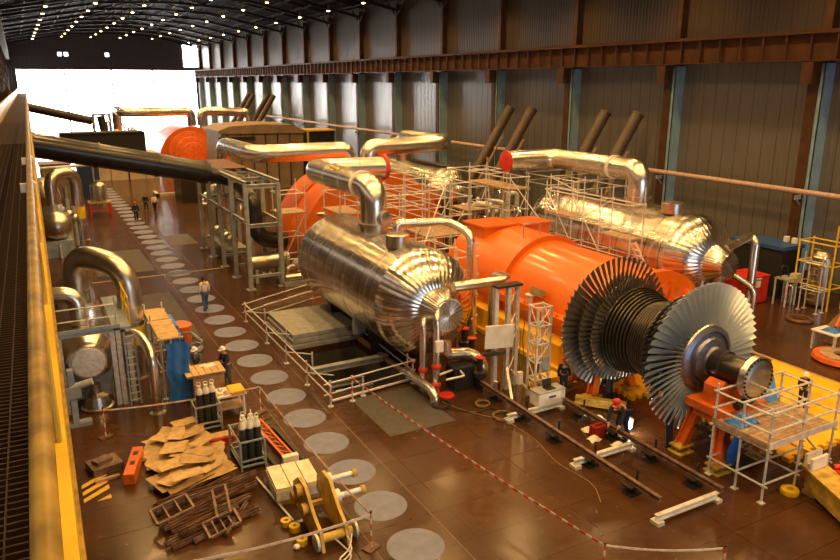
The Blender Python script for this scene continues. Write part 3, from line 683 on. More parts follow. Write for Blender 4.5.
# ------------------------------------------------------------------ alignment rig with two lattice masts
def mast(t, x, y, h, w=.5, d=.5, m='galv'):
    q = MB()
    for sx in (0, 1):
        for sy in (0, 1): q.bar((x + sx * w, y + sy * d, 0), (x + sx * w, y + sy * d, h), .07)
    n = 5
    for k in range(n + 1):
        z = .08 + (h - .12) * k / n
        for a, b in (((0, 0), (1, 0)), ((1, 0), (1, 1)), ((1, 1), (0, 1)), ((0, 1), (0, 0))): q.bar((x + a[0] * w, y + a[1] * d, z), (x + b[0] * w, y + b[1] * d, z), .05)
        if k < n:
            z2 = .08 + (h - .12) * (k + 1) / n
            q.bar((x, y, z), (x + w, y, z2), .035); q.bar((x, y + d, z2), (x, y, z), .035); q.bar((x + w, y, z), (x + w, y + d, z2), .035)
    q.build('lattice_mast', m, t)
t = thing('alignment_rig', 'grey and white lattice rig with a white board, left of the dark blades', 'rig', (15.8, 21, 0))
mast(t, 15.85, 20.1, 3.7, .62, .5, 'alu')
for x, y in ((15.0, 21.6), (15.5, 21.5), (16.05, 21.7)): MB().ibeam((x, y, 0), (x, y, 4.2), .16, .16, .03).build('column', 'galv', t)
MB().rng(14.95, 16.1, 21.4, 21.8, 4.2, 4.28).build('head_plate', 'dark', t)
for a, b in (((15.0, 21.6, .05), (14.4, 20.6, .9)), ((15.5, 21.5, 1.0), (15.1, 20.5, .05)), ((16.0, 20.4, .05), (15.3, 20.9, 1.1))): MB().bar(a, b, .1, .05).build('strut', 'alu', t)
for k in range(4): MB().bar((15.5, 21.5, .6 + k * .9), (16.05, 21.7, 1.3 + k * .9), .04).build('lattice_bar', 'alu', t)
MB().box((15.0, 21.3, 2.35), (1.15, .06, .95), Euler((.1, 0, -.25))).build('white_board', 'white', t)
MB().box((14.75, 21.3, 1.7), (.9, .15, .12), Euler((0, 0, -.25))).build('board_rail', 'dark', t)
MB().path([(15.9, 20.9, 3.4), (15.75, 20.85, 2.2), (15.9, 20.85, 1.2), (15.5, 20.8, .5), (15.2, 20.6, .02)], .022, 6, .2, 4).path([(15.7, 20.9, 2.6), (15.6, 20.8, 1.6), (15.75, 20.8, .7), (15.6, 20.5, .02)], .02, 6, .2, 4).build('cable', mat('green_cable', (.05, .16, .06), .6), t)
MB().rng(15.42, 15.62, 20.55, 20.7, .55, 1.05).build('junction_box', 'white', t)
MB().rng(16.1, 16.4, 20.0, 20.06, 1.2, 1.75).build('meter_panel', 'grey', t)
t = thing('equipment_case', 'white equipment case standing on the cross beam at the lattice rig', 'case', (15.75, 19.25, .3))
cb = MB().rng(15.2, 16.4, 19.0, 19.55, .3, .8).build('case_body', 'white', t); MB().rng(15.18, 16.42, 18.98, 19.57, .8, .84).build('lid', 'grey', t); MB().rng(15.65, 15.95, 18.96, 18.99, .6, .66).build('handle', 'dark', cb)
t = thing('laptop', 'small open dark laptop on the white equipment case', 'laptop', (15.85, 19.3, .84))
MB().rng(15.65, 16.05, 19.1, 19.38, .84, .865).build('keyboard', 'dark', t); MB().box((15.85, 19.42, 1.0), (.4, .02, .28), Euler((-.2, 0, 0))).build('screen', 'screen', t)
single(MB().box((17.1, 21.0, .3), (1.1, .6, .28)).box((17.1, 21.0, .08), (1.2, .7, .16)), 'yellow_block', 'deck', 'yellow steel block beside the foot of the lattice rig', 'block')
single(MB().ibeam((17.0, 19.1, .22), (18.2, 17.7, .22), .26, .3, .04).rng(16.9, 17.2, 18.95, 19.2, 0, .07).rng(18.0, 18.3, 17.65, 17.9, 0, .07), 'support_beam', 'yellow2', 'yellow floor beam lying in front of the rear bladed wheel', 'beam')
# ------------------------------------------------------------------ crane walkway and handrail under the camera
t = thing('crane_walkway', 'brown grating walkway with yellow handrail along the left wall', 'walkway', (-.65, 0, 9.8))
t.rotation_euler = (0, 0, -.0107)
WY0, WY1 = -1.0, 150.
m = MB(); m.rng(-1.3, -.12, WY0, WY1, 9.78, 9.80)
y = WY0
while y < 26: m.rng(-1.3, -.12, y, y + .012, 9.80, 9.845); y += .06
for k in range(13): m.rng(-1.3 + k * .098, -1.292 + k * .098, WY0, 40, 9.80, 9.85)
m.build('grating', 'grate', t)
MB().rng(-.14, -.04, WY0, WY1, 9.70, 9.98).build('edge_channel', 'yellow', t)
MB().rng(-.1, -.022, WY0, WY1, 9.45, 9.69).build('lower_channel', 'railpaint', t)
MB().sweep([(-.068, WY0, 10.92), (-.068, WY1, 10.92)], .026, 18).build('handrail', 'railpaint', t)
MB().rng(-1.36, -1.28, WY0, WY1, 9.75, 10.62).build('kick_plate', 'yellow2', t)
for k in range(28):
    y = 1.1 + k * 2.6; MB().tube((-.075, y, 9.85), (-.068, y, 10.90), .017, 7).build('stanchion', 'yellow2', t)
for y in (6.6, 8.9): MB().lathe([(.033, -.05), (.039, -.03), (.039, .03), (.033, .05)], (-.06, y, 10.90), (0, 1, 0), 12).box((-.11, y, 10.88), (.06, .06, .07)).build('rail_clamp', 'white', t)
for k in range(15):
    y = Y0 + BAY * (k - 3) - 1; MB().prism([(-1.5, 9.0), (-.1, 9.6), (-.1, 9.78), (-1.5, 9.78)], (0, y, 0), (1, 0, 0), (0, 0, 1), -.08).build('bracket', 'brown', t)
# sloping black duct crossing from the left wall to the rack
def duct(label, a, b, c, d, r, m='black'):
    t = thing('sloping_duct', label, 'duct', a)
    pts = [V(a), V(b)]; L = (pts[1] - pts[0]); rs = []; out = []
    MB().sweep([a, b, c, d], r, 22).build('duct_run', m, t)
    for q in (.03, .36, .7, .97): p = V(a) + L * q; n = L.normalized(); MB().lathe([(r + .05, 0), (r + .05, .12)], p, n, 22).build('flange_ring', m, t)
    return t
t = thing('sloping_duct', 'fat black duct sloping down from the left wall into the grey rack', 'duct', (XL, 46, 8.9))
MB().sweep([(XL + .5, 46.2, 8.62), (10.0, 46.6, 6.15)], .7, 24).build('duct_run', 'black', t)
for q in (.12, .42, .72, .97): p = V((XL + .5, 46.2, 8.62)).lerp(V((10, 46.6, 6.15)), q); MB().lathe([(.76, 0), (.76, .12)], p, V((11, .4, -2.4)), 24).build('flange_ring', 'black', t)
MB().path([(10.0, 46.6, 6.15), (11.5, 46.0, 5.7), (11.6, 43.4, 5.35), (11.6, 42.4, 4.9), (11.6, 42.0, 2.7), (13.4, 42.2, 2.2)], .5, 20, .8, 6).build('duct_elbow', 'black', t)
t = thing('sloping_duct', 'dark sloping duct silhouetted low against the white door', 'duct', (XL, 115, 9))
MB().sweep([(XL + .5, 115, 8.9), (9.0, 115.5, 6.3)], .6, 20).build('duct_run', 'dark', t)
for q in (.2, .5, .8): p = V((XL + .5, 115, 8.9)).lerp(V((9, 115.5, 6.3)), q); MB().lathe([(.68, 0), (.68, .12)], p, V((10, .5, -2.6)), 20).build('flange_ring', 'dark', t)
t = thing('duct_tower', 'dark square frame at the lower end of the far sloping duct', 'frame', (10.2, 115.5, 0))
for x in (9.2, 11.4):
    for y in (114.4, 116.6): MB().rng(x - .12, x + .12, y - .12, y + .12, 0, 7.2).build('post', 'grey', t)
for z in (4.6, 7.1): MB().rng(9.1, 11.5, 114.3, 114.6, z, z + .2).rng(9.1, 11.5, 116.4, 116.7, z, z + .2).rng(9.1, 9.3, 114.3, 116.7, z, z + .2).rng(11.3, 11.5, 114.3, 116.7, z, z + .2).build('beam', 'grey', t)
MB().tube((10.2, 115.5, 7.0), (10.6, 115.5, 4.2), .55, 16).build('duct_drop', 'dark', t)
# grey pipe rack
t = thing('pipe_rack', 'tall grey steel pipe rack beside the walkway discs', 'rack', (11.5, 46, 0))
for i, y in enumerate((40.2, 43.4, 46.5, 49.6, 52.6)):
    for x in (10.6, 12.5): MB().ibeam((x, y, .04), (x, y, 6.05), .24, .24, .05).rng(x - .25, x + .25, y - .25, y + .25, 0, .04).build('column', 'grey', t)
    MB().ibeam((10.48, y, 6.0), (12.62, y, 6.0), .22, .24, .05).build('cross_beam', 'grey', t)
    if i in (0, 4): MB().ibeam((10.5, y, 3.75), (12.6, y, 3.75), .2, .2, .04).build('cross_beam', 'grey', t)
    MB().ibeam((10.5, y, .75), (12.6, y, .75), .16, .16, .04).build('cross_beam', 'grey', t)
for x in (10.6, 12.5):
    MB().ibeam((x, 40.1, 6.22), (x, 52.7, 6.22), .2, .2, .04).build('top_beam', 'grey', t)
    MB().ibeam((x, 40.1, 3.95 if x < 11 else 3.9), (x, 52.7, 3.95 if x < 11 else 3.9), .16, .18, .04).build('side_beam', 'grey', t)
for k in range(3): MB().bar((12.5, 46.5 + 3.1 * (k - 1), 4), (12.5, 49.6 + 3.1 * (k - 1), 6), .08).build('brace', 'grey', t)
MB().rng(10.6, 12.5, 46.5, 52.6, 6.33, 6.38).build('top_plate', 'rust', t)
t = thing('heat_exchanger', 'small horizontal silver drum in the foot of the grey rack', 'vessel', (11.6, 42, 0))
MB().lathe([(.01, 0), (.3, .05), (.48, .2), (.5, .4), (.5, 2.4), (.48, 2.6), (.01, 2.7)], (10.75, 41.6, 1.25), (1, .05, 0), 24).build('shell', 'silver2', t)
for x in (11.3, 12.7): MB().rng(x - .1, x + .1, 41.3, 41.9, 0, .9).build('saddle', 'grey', t)
t = thing('valve_skid', 'cluster of grey valves and short pipes at the foot of the rack', 'valves', (13.2, 40.6, 0))
MB().path([(12.9, 40.5, 0), (12.9, 40.5, 1.0), (14.2, 40.8, 1.0), (14.2, 40.8, .1)], .16, 12).build('pipe_run', 'silver2', t)
MB().path([(12.6, 40.0, .5), (14.6, 40.0, .5)], .2, 12).build('header', 'silver2', t)
MB().rng(12.5, 14.6, 39.7, 40.9, 0, .28).build('skid', 'grey', t)
MB().lathe([(.22, 0), (.22, .06)], (12.9, 40.5, 1.7), (0, 0, 1), 14).tube((12.9, 40.5, 1.0), (12.9, 40.5, 1.72), .05, 8).build('hand_wheel', 'grey', t)
MB().ball((13.6, 40.7, 1.1), .3, 12).build('valve_body', 'grey', t)
t = thing('pump_set', 'row of low gold-lit pumps between the rack columns', 'pumps', (11.6, 50, 0))
MB().rng(10.9, 12.3, 47, 52.4, .85, 1.0).build('bench', 'grey', t)
for k in range(4): MB().lathe([(.3, 0), (.36, .1), (.36, .6), (.22, .75), (.22, .9)], (11.5, 47.3 + k * 1.3, 1.4), (0, 1, 0), 16).rng(11.2, 11.8, 47.4 + k * 1.3, 48.1 + k * 1.3, 1.0, 1.2).build('pump_body', 'silver2', t)
# ------------------------------------------------------------------ left row: nearest pump station
t = thing('feed_vessel', 'silver vessel with round end plate below the steel platform on the left', 'vessel', (1.08, 30, 0))
MB().lathe([(.62, -.1), (.66, .1), (.95, .55), (1.0, .9), (1.0, 5), (.8, 5.6), (.01, 5.8)], (1.05, 27.1, 1.95), (0, 1, 0), 40).build('shell', 'silver', t)
MB().lathe([(.56, 0), (.54, -.06), (.04, -.08), (.001, -.08)], (1.05, 27.0, 1.95), (0, 1, 0), 20, seam=True).build('end_plate', 'galv', t)
for y in (28.4, 31.4): MB().prism([(-.8, 0), (.8, 0), (.9, 1.55), (0, 1.0), (-.9, 1.55)], (1.05, y, 0), (1, 0, 0), (0, 0, 1), -.3).build('saddle', 'bluegrey', t)
MB().lathe([(.55, 0), (.58, .08), (.5, .12), (.42, .5), (.2, .6), (.2, .95)], (1.2, 27.4, 0), (0, 0, 1), 24).build('drain_pot', 'silver2', t)
t = thing('service_platform', 'blue-grey service platform with yellow stair rail on the left', 'platform', (1.2, 30, 0))
MB().rng(.05, 2.25, 27.15, 27.4, 2.92, 3.05).rng(.05, 2.25, 27.1, 27.16, 3.05, 3.2).build('front_beam', 'bluegrey', t)
MB().rng(2.0, 2.6, 27.15, 31.6, 2.97, 3.05).build('walk_plate', 'bluegrey', t)
for x, y in ((.2, 27.25), (2.15, 27.25), (2.15, 31.4), (2.5, 27.3), (1.95, 27.3)): MB().ibeam((x, y, 0), (x, y, 2.95), .16, .16, .03).build('leg', 'galv', t)
for z in (3.5, 3.95): MB().tube((.05, 27.2, z), (2.2, 27.2, z), .025, 6).build('guard_rail', 'galv', t)
for x in (.1, 1.2, 2.15): MB().tube((x, 27.2, 3.05), (x, 27.2, 4.25), .028, 6).build('guard_post', 'galv', t)
for z in (3.6, 4.1): MB().tube((2.6, 27.2, z), (2.6, 31.6, z), .035, 7).build('yellow_rail', 'yellow', t)
for k in range(5): MB().tube((2.6, 27.2 + k * 1.1, 3.05), (2.6, 27.2 + k * 1.1, 4.12), .03, 6).build('yellow_post', 'yellow', t)
t = thing('ladder', 'narrow grey ladder standing beside the left platform legs', 'ladder', (2.35, 27.0, 0))
MB().bar((2.32, 26.95, 0), (2.32, 26.95, 2.9), .06).build('stile', 'bluegrey', t); MB().bar((2.68, 27.0, 0), (2.68, 27.0, 2.9), .06).build('stile', 'bluegrey', t)
for k in range(10): MB().bar((2.32, 26.95, .2 + k * .28), (2.68, 27.0, .2 + k * .28), .035).build('rung', 'galv', t)
t = thing('valve_actuator', 'blue-grey valve actuator with silver handle beside the yellow walkway edge', 'valve', (.45, 26.2, 0))
MB().rng(.3, .5, 26.0, 26.3, 0, 2.1).rng(.1, .9, 25.95, 26.35, 0, .12).build('stand', 'bluegrey', t); MB().tube((.35, 26.1, 1.45), (1.05, 25.9, 1.65), .12, 12).build('handle_barrel', 'galv', t); MB().box((.42, 26.1, 1.3), (.5, .35, .4)).build('gear_box', 'grey', t)
def pipe2(label, pts, r, bands=(), m='silver', bend=None, col=.7):
    t = thing('lagged_pipe', label, 'pipe', pts[0])
    MB().path(pts, r, 22, bend or r * 2.2, 9, col).build('pipe_run', m, t)
    for c, d in bands: MB().lathe([(r + .02, 0), (r + .02, d)], c, (0, 0, 1), 22).build('yellow_band', 'yellow', t)
    MB().lathe([(r + .12, 0), (r + .12, .06)], (pts[-1][0], pts[-1][1], pts[-1][2]), (V(pts[-1]) - V(pts[-2])).normalized(), 20).build('end_flange', m, t)
    return t
pipe2('thick silver pipe arching over the left platform with a yellow band', [(1.15, 31.2, 3.05), (1.15, 31.2, 5.15), (2.93, 29.9, 4.6), (2.93, 29.9, .02)], .46, [((2.93, 29.9, 1.45), .75)], 'silver2')
pipe2('silver elbow pipe curving down onto the left platform vessel', [(-.6, 28.9, 4.1), (1.0, 28.75, 4.1), (1.0, 28.7, 3.0)], .3, (), 'silver', .8, .4)
pipe2('thin silver pipe bending down to the floor right of the left platform', [(2.3, 27.45, 2.72), (2.85, 27.1, 2.72), (3.08, 25.95, 2.3), (3.08, 25.85, .02)], .17, (), 'silver', .5)
t = thing('pump_casing', 'brown pump casing and pipework crowded behind the left platform', 'pump', (1.3, 33.6, 0))
MB().lathe([(.5, 0), (1.0, .2), (1.1, .7), (.9, 1.2), (.4, 1.4)], (1.0, 33.2, 1.9), (0, 1, 0), 26).build('volute', 'tan', t); MB().rng(.2, 2.0, 33.0, 35.4, 0, .85).build('plinth', 'rust', t)
MB().lathe([(.75, 0), (.85, .3), (.8, 1.0), (.3, 1.2)], (1.1, 32.4, 2.95), (0, 1, 0), 24).build('silver_dome', 'silver2', t)
# second and third stations further down the left side
t = thing('feed_vessel', 'silver dome-ended vessel on a blue base, second along the left side', 'vessel', (1.3, 57, 0))
MB().lathe([(.01, -.05), (.45, .02), (.8, .25), (.98, .6), (1.02, 1.0), (1.02, 5), (.01, 5.3)], (1.25, 54.2, 2.1), (0, 1, 0), 34).build('shell', 'silver2', t)
MB().rng(.35, 2.15, 54.3, 59, 0, 1.15).build('base', 'bluegrey', t); MB().tube((1.3, 54.1, 0), (1.3, 54.1, .95), .08, 8).build('drain', 'galv', t)
pipe2('silver pipe arch over the second vessel on the left, with a yellow band', [(1.3, 58.5, 3.1), (1.3, 58.5, 5.2), (3.05, 60, 5.2), (3.05, 60, .02)], .42, [((3.05, 60, 1.7), .9)], 'silver2')
t = thing('feed_vessel', 'dark ribbed vessel half hidden behind the yellow handrail, third on the left', 'vessel', (.9, 66, 0))
MB().lathe([(.01, 0), (.9, .3), (1.2, .8), (1.2, 4), (.01, 4.4)], (.9, 66, 2.6), (0, 1, 0), 30).build('shell', 'silver2', t); MB().rng(.1, 1.7, 66.8, 70, 0, 1.6).build('base', 'bluegrey', t)
MB().lathe([(1.24, 0), (1.24, .3)], (.9, 66.9, 2.6), (0, 1, 0), 30).build('white_hoop', 'white', t)
t = thing('valve_group', 'upright grey valves between the second vessel and its pipe arch', 'valves', (2.3, 58, 0))
for x, y, h in ((2.2, 57.2, 3.6), (2.6, 58.2, 2.9), (2.3, 61.0, 4.0)): MB().tube((x, y, 0), (x, y, h), .14, 10).build('valve_stem', 'grey', t); MB().ball((x, y, h * .7), .32, 12).build('valve_body', 'silver2', t)
MB().rng(1.9, 2.5, 62.5, 63.2, 1.6, 2.4).rng(2.1, 2.3, 62.7, 63.0, 0, 1.6).build('yellow_box', 'yellow2', t)
# red table with silver tank, containers, cabins
t = thing('work_table', 'red steel table carrying a silver tank, left of the walking men', 'table', (5.2, 70.9, 0))
MB().rng(4.4, 6.3, 70.2, 71.6, 1.15, 1.28).build('table_top', 'plank', t)
for x in (4.5, 6.2):
    for y in (70.3, 71.5): MB().rng(x - .07, x + .07, y - .07, y + .07, 0, 1.15).build('leg', 'red', t)
MB().rng(4.5, 6.2, 70.24, 70.34, .45, .55).build('stretcher', 'red', t)
t = thing('silver_tank', 'upright silver tank standing on the red steel table', 'tank', (5.4, 70.9, 1.28))
MB().lathe([(.6, 0), (.62, .05), (.62, 1.4), (.5, 1.6), (.2, 1.75), (.2, 1.9)], (5.4, 70.9, 1.28), (0, 0, 1), 24).build('tank_body', 'silver2', t)
for k in range(8): a = k * PI / 4; MB().tube((5.4 + .68 * math.cos(a), 70.9 + .68 * math.sin(a), 1.3), (5.4 + .68 * math.cos(a), 70.9 + .68 * math.sin(a), 2.8), .04, 6).build('tie_rod', 'grey', t)
t = thing('container', 'dark blue steel container beside the silver tank', 'container', (5.6, 83, 0))
MB().rng(4.6, 6.5, 82, 86, 0, 3.5).build('body', mat('dark_blue_paint', (.02, .04, .12), .5), t); MB().rng(4.55, 6.55, 81.95, 86.05, 3.5, 3.6).build('roof', 'grey', t)
t = thing('overhead_pipe', 'thin level pipe on a post in front of the blue container', 'pipe', (3.5, 72, 0))
MB().path([(.9, 72, 4.35), (5.6, 72, 4.45)], .13, 12).build('pipe_run', 'galv', t)
for x in (1.2, 5.2): MB().tube((x, 72, 0), (x, 72, 4.3), .06, 8).build('post', 'grey', t)
single(MB().rng(1.0, 3.6, 76, 79, 0, 4.2).rng(.9, 3.7, 75.9, 79.1, 4.2, 4.3), 'cabinet', 'tan', 'tan box cabinet behind the third vessel on the left', 'cabinet')
t = thing('cabin', 'cream cabin wall far down the left side behind the walking men', 'cabin', (9.5, 98, 0))
MB().rng(5.4, 8.9, 96, 101, 0, 3.2).build('left_panel', 'cream', t); MB().rng(9.0, 10.9, 96, 101, 0, 3.2).build('middle_panel', 'cream', t); MB().rng(11.1, 14.6, 96, 101, 0, 3.2).build('right_panel', 'cream', t); MB().rng(10.9, 11.1, 95.95, 101, 0, 3.2).build('dark_post', 'dark', t)
for x in (8.95, 13.0): MB().rng(x - .03, x + .03, 95.95, 96, 0, 3.2).build('joint', 'tan', t)
single(MB().rng(3.9, 13.4, 96.5, 100.5, 3.2, 5.75).rng(3.9, 13.4, 96.4, 96.5, 5.6, 5.8), 'roof_box', 'screen', 'long black box on top of the cream cabin, above the black duct', 'box')
single(MB().rng(11.6, 16.0, 79.6, 79.9, 0, .35).rng(11.6, 11.9, 79.6, 82.0, 0, .35), 'low_kerb', 'cream', 'low cream kerb on the floor beyond the two walking men', 'kerb')
single(MB().rng(13.2, 17.2, 74, 78, 0, 3.4), 'dark_crate', 'dark', 'dark block of machinery behind the left end of the rack', 'crate')
t = thing('pipe_cluster', 'crowd of pipes and valves behind the far end of the grey rack', 'pipes', (13.4, 59, 0))
for q in range(14):
    x, y = random.uniform(12.9, 15.2), random.uniform(54, 63); h = random.uniform(1.2, 4.6); dx, dy = random.uniform(-.6, 1.4), random.uniform(-1.2, 1.2)
    MB().path([(x, y, 0), (x, y, h), (x + dx, y + dy, h), (x + dx, y + dy, .02)], random.choice((.1, .16, .24)), 10, .35).build('bent_pipe', random.choice(('silver2', 'silver2', 'dark', 'grey')), t)
for q in range(6): MB().ball((random.uniform(13, 15), random.uniform(54, 62), random.uniform(.6, 2.6)), .4, 12).build('valve_body', random.choice(('silver2', 'grey')), t)
t = thing('pipe_skid', 'tangle of silver pipes on the floor left of the rack', 'pipes', (14, 66, 0))
for k in range(7): MB().path([(13.0 + .35 * k, 65 + k * .5, 0), (13.0 + .35 * k, 65 + k * .5, 1.2 + .4 * (k % 3)), (14.8 + .2 * k, 65.5 + k * .5, 1.2 + .4 * (k % 3)), (14.8 + .2 * k, 65.5 + k * .5, .1)], .16, 10).build('bent_pipe', 'silver2', t)
# ------------------------------------------------------------------ floor marks
k = 0
y = 14.4
while y < 90:
    single(MB().cyl((7.68 - .002 * (y - 14), y, 0), .76, .006, 40), 'floor_disc', 'disc', 'pale round disc on the floor, %s of its row from the near end' % nth(k), 'floor disc', 'round discs along the walkway'); k += 1; y += 2.115
def fplate(x0, x1, y0, y1, m, label): return single(MB().rng(x0, x1, y0, y1, 0, .008), 'floor_plate', m, label, 'floor plate')
fplate(9.75, 12.35, 20.1, 23.5, 'plate', 'flat grey plate on the floor below the red-white tape')
fplate(3.0, 6.4, 47.6, 54.6, 'plate_d', 'wide dark plate on the floor left of the discs, near the second vessel')
fplate(8.6, 10.6, 54.5, 58.5, 'plate_d', 'dark plate on the floor right of the discs, beyond the rack')
fplate(3.6, 6.3, 33.5, 42.0, 'plate_d', 'dark plate on the floor behind the orange bin')
single(MB().rng(2.5, 10.4, 46.1, 46.28, 0, .006), 'floor_line', mat('worn_line_paint', (.52, .30, .10), .5), 'thin worn ochre line painted across the floor and under the disc row', 'floor marking')
for i, x in enumerate((6.65, 8.72)): single(MB().rng(x, x + .035, 13, 62, 0, .005), 'floor_groove', mat('groove_paint', (.13, .065, .028), .5), ('thin pale line along the left edge of the disc row', 'thin pale line along the right edge of the disc row')[i], 'floor marking')
m = MB()
for k in range(4):
    a = 20.7 + k * .42; m.prism([(.12 + .1, a), (.12 + .1, a + .2), (.95, a + .75), (.95, a + .5)] if k < 3 else [(.55, 20.62), (.95, 20.62), (.95, 20.85)], (0, 0, 0), (1, 0, 0), (0, 1, 0), .006)
single(m, 'hazard_marking', mat('hazard_yellow', (.72, .44, .05), .5), 'yellow diagonal hazard stripes on the floor beside the walkway edge', 'floor marking')
# ------------------------------------------------------------------ open floor pit, slabs and guard rails
t = thing('cover_slabs', 'stack of grey cover slabs beside the open floor pit', 'slabs', (11.2, 31.6, 0))
for k in range(3): MB().rng(9.45 + .08 * k, 12.9 - .05 * k, 29.55 + .12 * k, 33.6, .02 + k * .22, .2 + k * .22).build('slab', 'cover', t)
MB().rng(9.4, 13.0, 29.52, 33.7, 0, .02).build('bearer', 'dark', t)
single(MB().ibeam((9.3, 26.6, .12), (12.8, 26.6, .12), .3, .24, .03), 'pit_beam', 'cover', 'grey beam laid across the open floor pit', 'beam')
t = thing('pit_edge', 'tan timber kerb along the right edge of the pit', 'kerb', (12.7, 27, 0))
MB().rng(12.6, 12.8, 24.0, 29.4, 0, .14).build('timber', 'wood', t)
t = thing('pit_ladder', 'steelwork visible down inside the open floor pit', 'steelwork', (11, 26, -4))
for y in (25.0, 27.6, 28.6): MB().ibeam((9.56, y, -1.6), (12.54, y, -1.6), .2, .26, .03).build('cross_beam', 'galv', t)
for x in (10.2, 11.6): MB().tube((x, 24.4, -2.4), (x, 29.3, -2.4), .12, 10).build('pipe_run', 'silver2', t)
for x in (10.2, 11.6): MB().rng(x - .1, x + .1, 26.9, 27.1, -4, -2.5).build('support', 'grey', t)
t = thing('guard_rail', 'tubular guard rail with red couplers around the open floor pit', 'guard rail', (11, 29, 0))
edges = [(8.75, 34.6), (8.75, 31.0), (8.75, 28.2), (8.75, 25.6), (8.85, 23.3), (9.75, 23.35)]
def gpost(x, y, h=1.05, red=True):
    MB().tube((x, y, .02), (x, y, h), .035, 8).cyl((x, y, 0), .11, .03, 10).build('post', 'galv', t)
    if red:
        for z in (.5, .9): MB().lathe([(.05, -.05), (.06, 0), (.05, .05)], (x, y, z), (0, 0, 1), 8).build('red_coupler', 'red', t)
for x, y in edges: gpost(x, y)
for x, y in ((9.5, 33.8), (9.5, 30.4), (9.5, 27.0), (10.3, 23.6)): gpost(x, y, .8, False)
for x, y in ((13.3, 35.4), (13.1, 36.8), (12.55, 23.75), (12.65, 24.4)): gpost(x, y)
for z in (.5, .92):
    MB().tube((8.75, 34.8, z), (8.78, 23.0, z), .03, 7).build('rail', 'galv', t); MB().tube((8.6, 34.6, z), (13.4, 36.9, z), .03, 7).build('rail', 'galv', t); MB().tube((8.6, 23.3, z), (12.75, 23.9, z), .03, 7).build('rail', 'galv', t)
    MB().tube((9.5, 33.9, z + .02), (13.4, 35.5, z + .02), .03, 7).build('rail', 'galv', t); MB().tube((12.6, 23.7, z), (12.75, 29.0, z + .02), .03, 7).build('rail', 'galv', t)
for y in (34.6, 31.0, 28.2, 25.6): MB().tube((8.7, y, .55), (9.6, y - .8, .55), .026, 6).build('tie', 'galv', t)
MB().tube((9.0, 23.55, .1), (12.8, 24.0, .1), .05, 8).build('toe_tube', 'alu', t)
# ------------------------------------------------------------------ pipes round the vessels
pipe('nozzle_pipe', 'silver pipe leaving the head of the left vessel and ending beside the lattice rig', [(13.95, 23.0, 4.02), (16.6, 22.9, 4.02), (16.9, 24.6, 3.8), (16.9, 24.6, 0)], .2, 'silver', 1.2, .6, 16)
pipe('nozzle_pipe', 'silver pipe leaving the head of the right vessel in front of the black box', [(29.3, 22.9, 3.9), (31.5, 23.2, 4.25), (31.5, 22.9, 4.0), (31.2, 22.7, 0)], .2, 'silver', 1.2, .35, 16)
pipe('side_pipe', 'silver pipe looping over the right side of the nearest left vessel', [(14.3, 28.6, 5.12), (14.3, 28.6, 5.55), (16.9, 28.3, 5.45), (17.2, 26.9, 5.1), (17.2, 26.7, 0)], .2, 'silver', 1.3, .5, 16)
t = thing('drain_manifold', 'upright silver drain pipes with red couplers under the left vessel head', 'pipes', (12.7, 22.8, 0))
for x, y, h in ((12.55, 22.9, 2.85), (12.75, 22.2, 3.25)): MB().path([(x, y, 0), (x, y, h), (x + .55, y + .7, h), (x + .55, y + .9, h - .5)], .13, 14, .35).build('drain_pipe', 'silver', t)
MB().path([(12.3, 24.0, .5), (12.35, 22.0, .5), (12.35, 21.6, .35), (12.35, 21.6, 0)], .18, 14, .3).build('drain_elbow', 'silver', t)
MB().path([(12.75, 22.2, .85), (13.9, 22.5, .85), (13.7, 21.7, .85), (12.9, 21.7, .85)], .045, 8, .1).build('tube_loop', 'galv', t)
for x, y, z in ((12.55, 22.9, .9), (12.75, 22.2, 1.25), (12.75, 22.2, .5)): MB().lathe([(.15, -.1), (.19, 0), (.15, .1)], (x, y, z), (0, 0, 1), 12).build('red_coupler', 'red', t)
MB().lathe([(.3, 0), (.3, .07), (.1, .1)], (13.1, 22.0, .02), (0, 0, 1), 18).build('red_hand_wheel', 'red', t)
MB().box((12.78, 22.05, 2.1), (.3, .14, .42)).build('gauge_box', 'white', t)
t = thing('drain_valves', 'dark valves and silver bends on the floor beneath the left vessel head', 'valves', (14.2, 22.8, 0))
MB().path([(13.6, 23.0, 1.85), (13.6, 23.0, 1.3), (14.7, 22.9, 1.2), (15.0, 22.4, .9), (15.0, 22.4, .02)], .24, 16, .4).build('bent_pipe', 'silver', t)
MB().rng(13.6, 14.5, 22.2, 22.9, .0, .95).build('black_tray', 'screen', t)
for x, y in ((14.6, 22.0), (15.5, 24.0), (15.9, 25.2)): MB().lathe([(.16, 0), (.16, .5), (.28, .55), (.28, .75), (.12, .8), (.12, 1.3)], (x, y, 0), (0, 0, 1), 14).build('valve_body', 'dark', t); MB().lathe([(.2, 0), (.2, .04)], (x, y, 1.32), (0, 0, 1), 14).build('hand_wheel', 'red', t)
for k in range(4): MB().path([(15.2 + .3 * k, 25.5 + .6 * k, 0), (15.2 + .3 * k, 25.5 + .6 * k, 1.6 + .3 * k), (16.3, 26 + .6 * k, 1.6 + .3 * k), (16.3, 26 + .6 * k, 0)], .09, 10, .25).build('small_pipe', 'silver2', t)
t = thing('drain_valves', 'silver branch pipes and valves under the right vessel head', 'valves', (29.2, 21.8, 0))
MB().path([(28.4, 22.2, 0), (28.4, 22.2, 2.2), (28.9, 23.0, 2.6)], .22, 14, .4).path([(30.6, 22.0, 0), (30.6, 22.0, 1.9), (30.0, 22.8, 2.5)], .16, 14, .4).build('branch_pipe', 'silver', t)
MB().tube((28.0, 23.0, 0), (28.0, 23.0, 3.1), .07, 8).build('standpipe', 'galv', t)
t = thing('orange_ring', 'orange ring flange standing on the floor right of the casing end', 'ring', (26.5, 23, 0))
MB().lathe([(1.0, 0), (1.25, 0), (1.25, .35), (1.0, .35), (1.0, 0)], (26.6, 21.7, 1.25), (.2, -1, .2), 32, False, False).build('ring_body', 'orange', t)
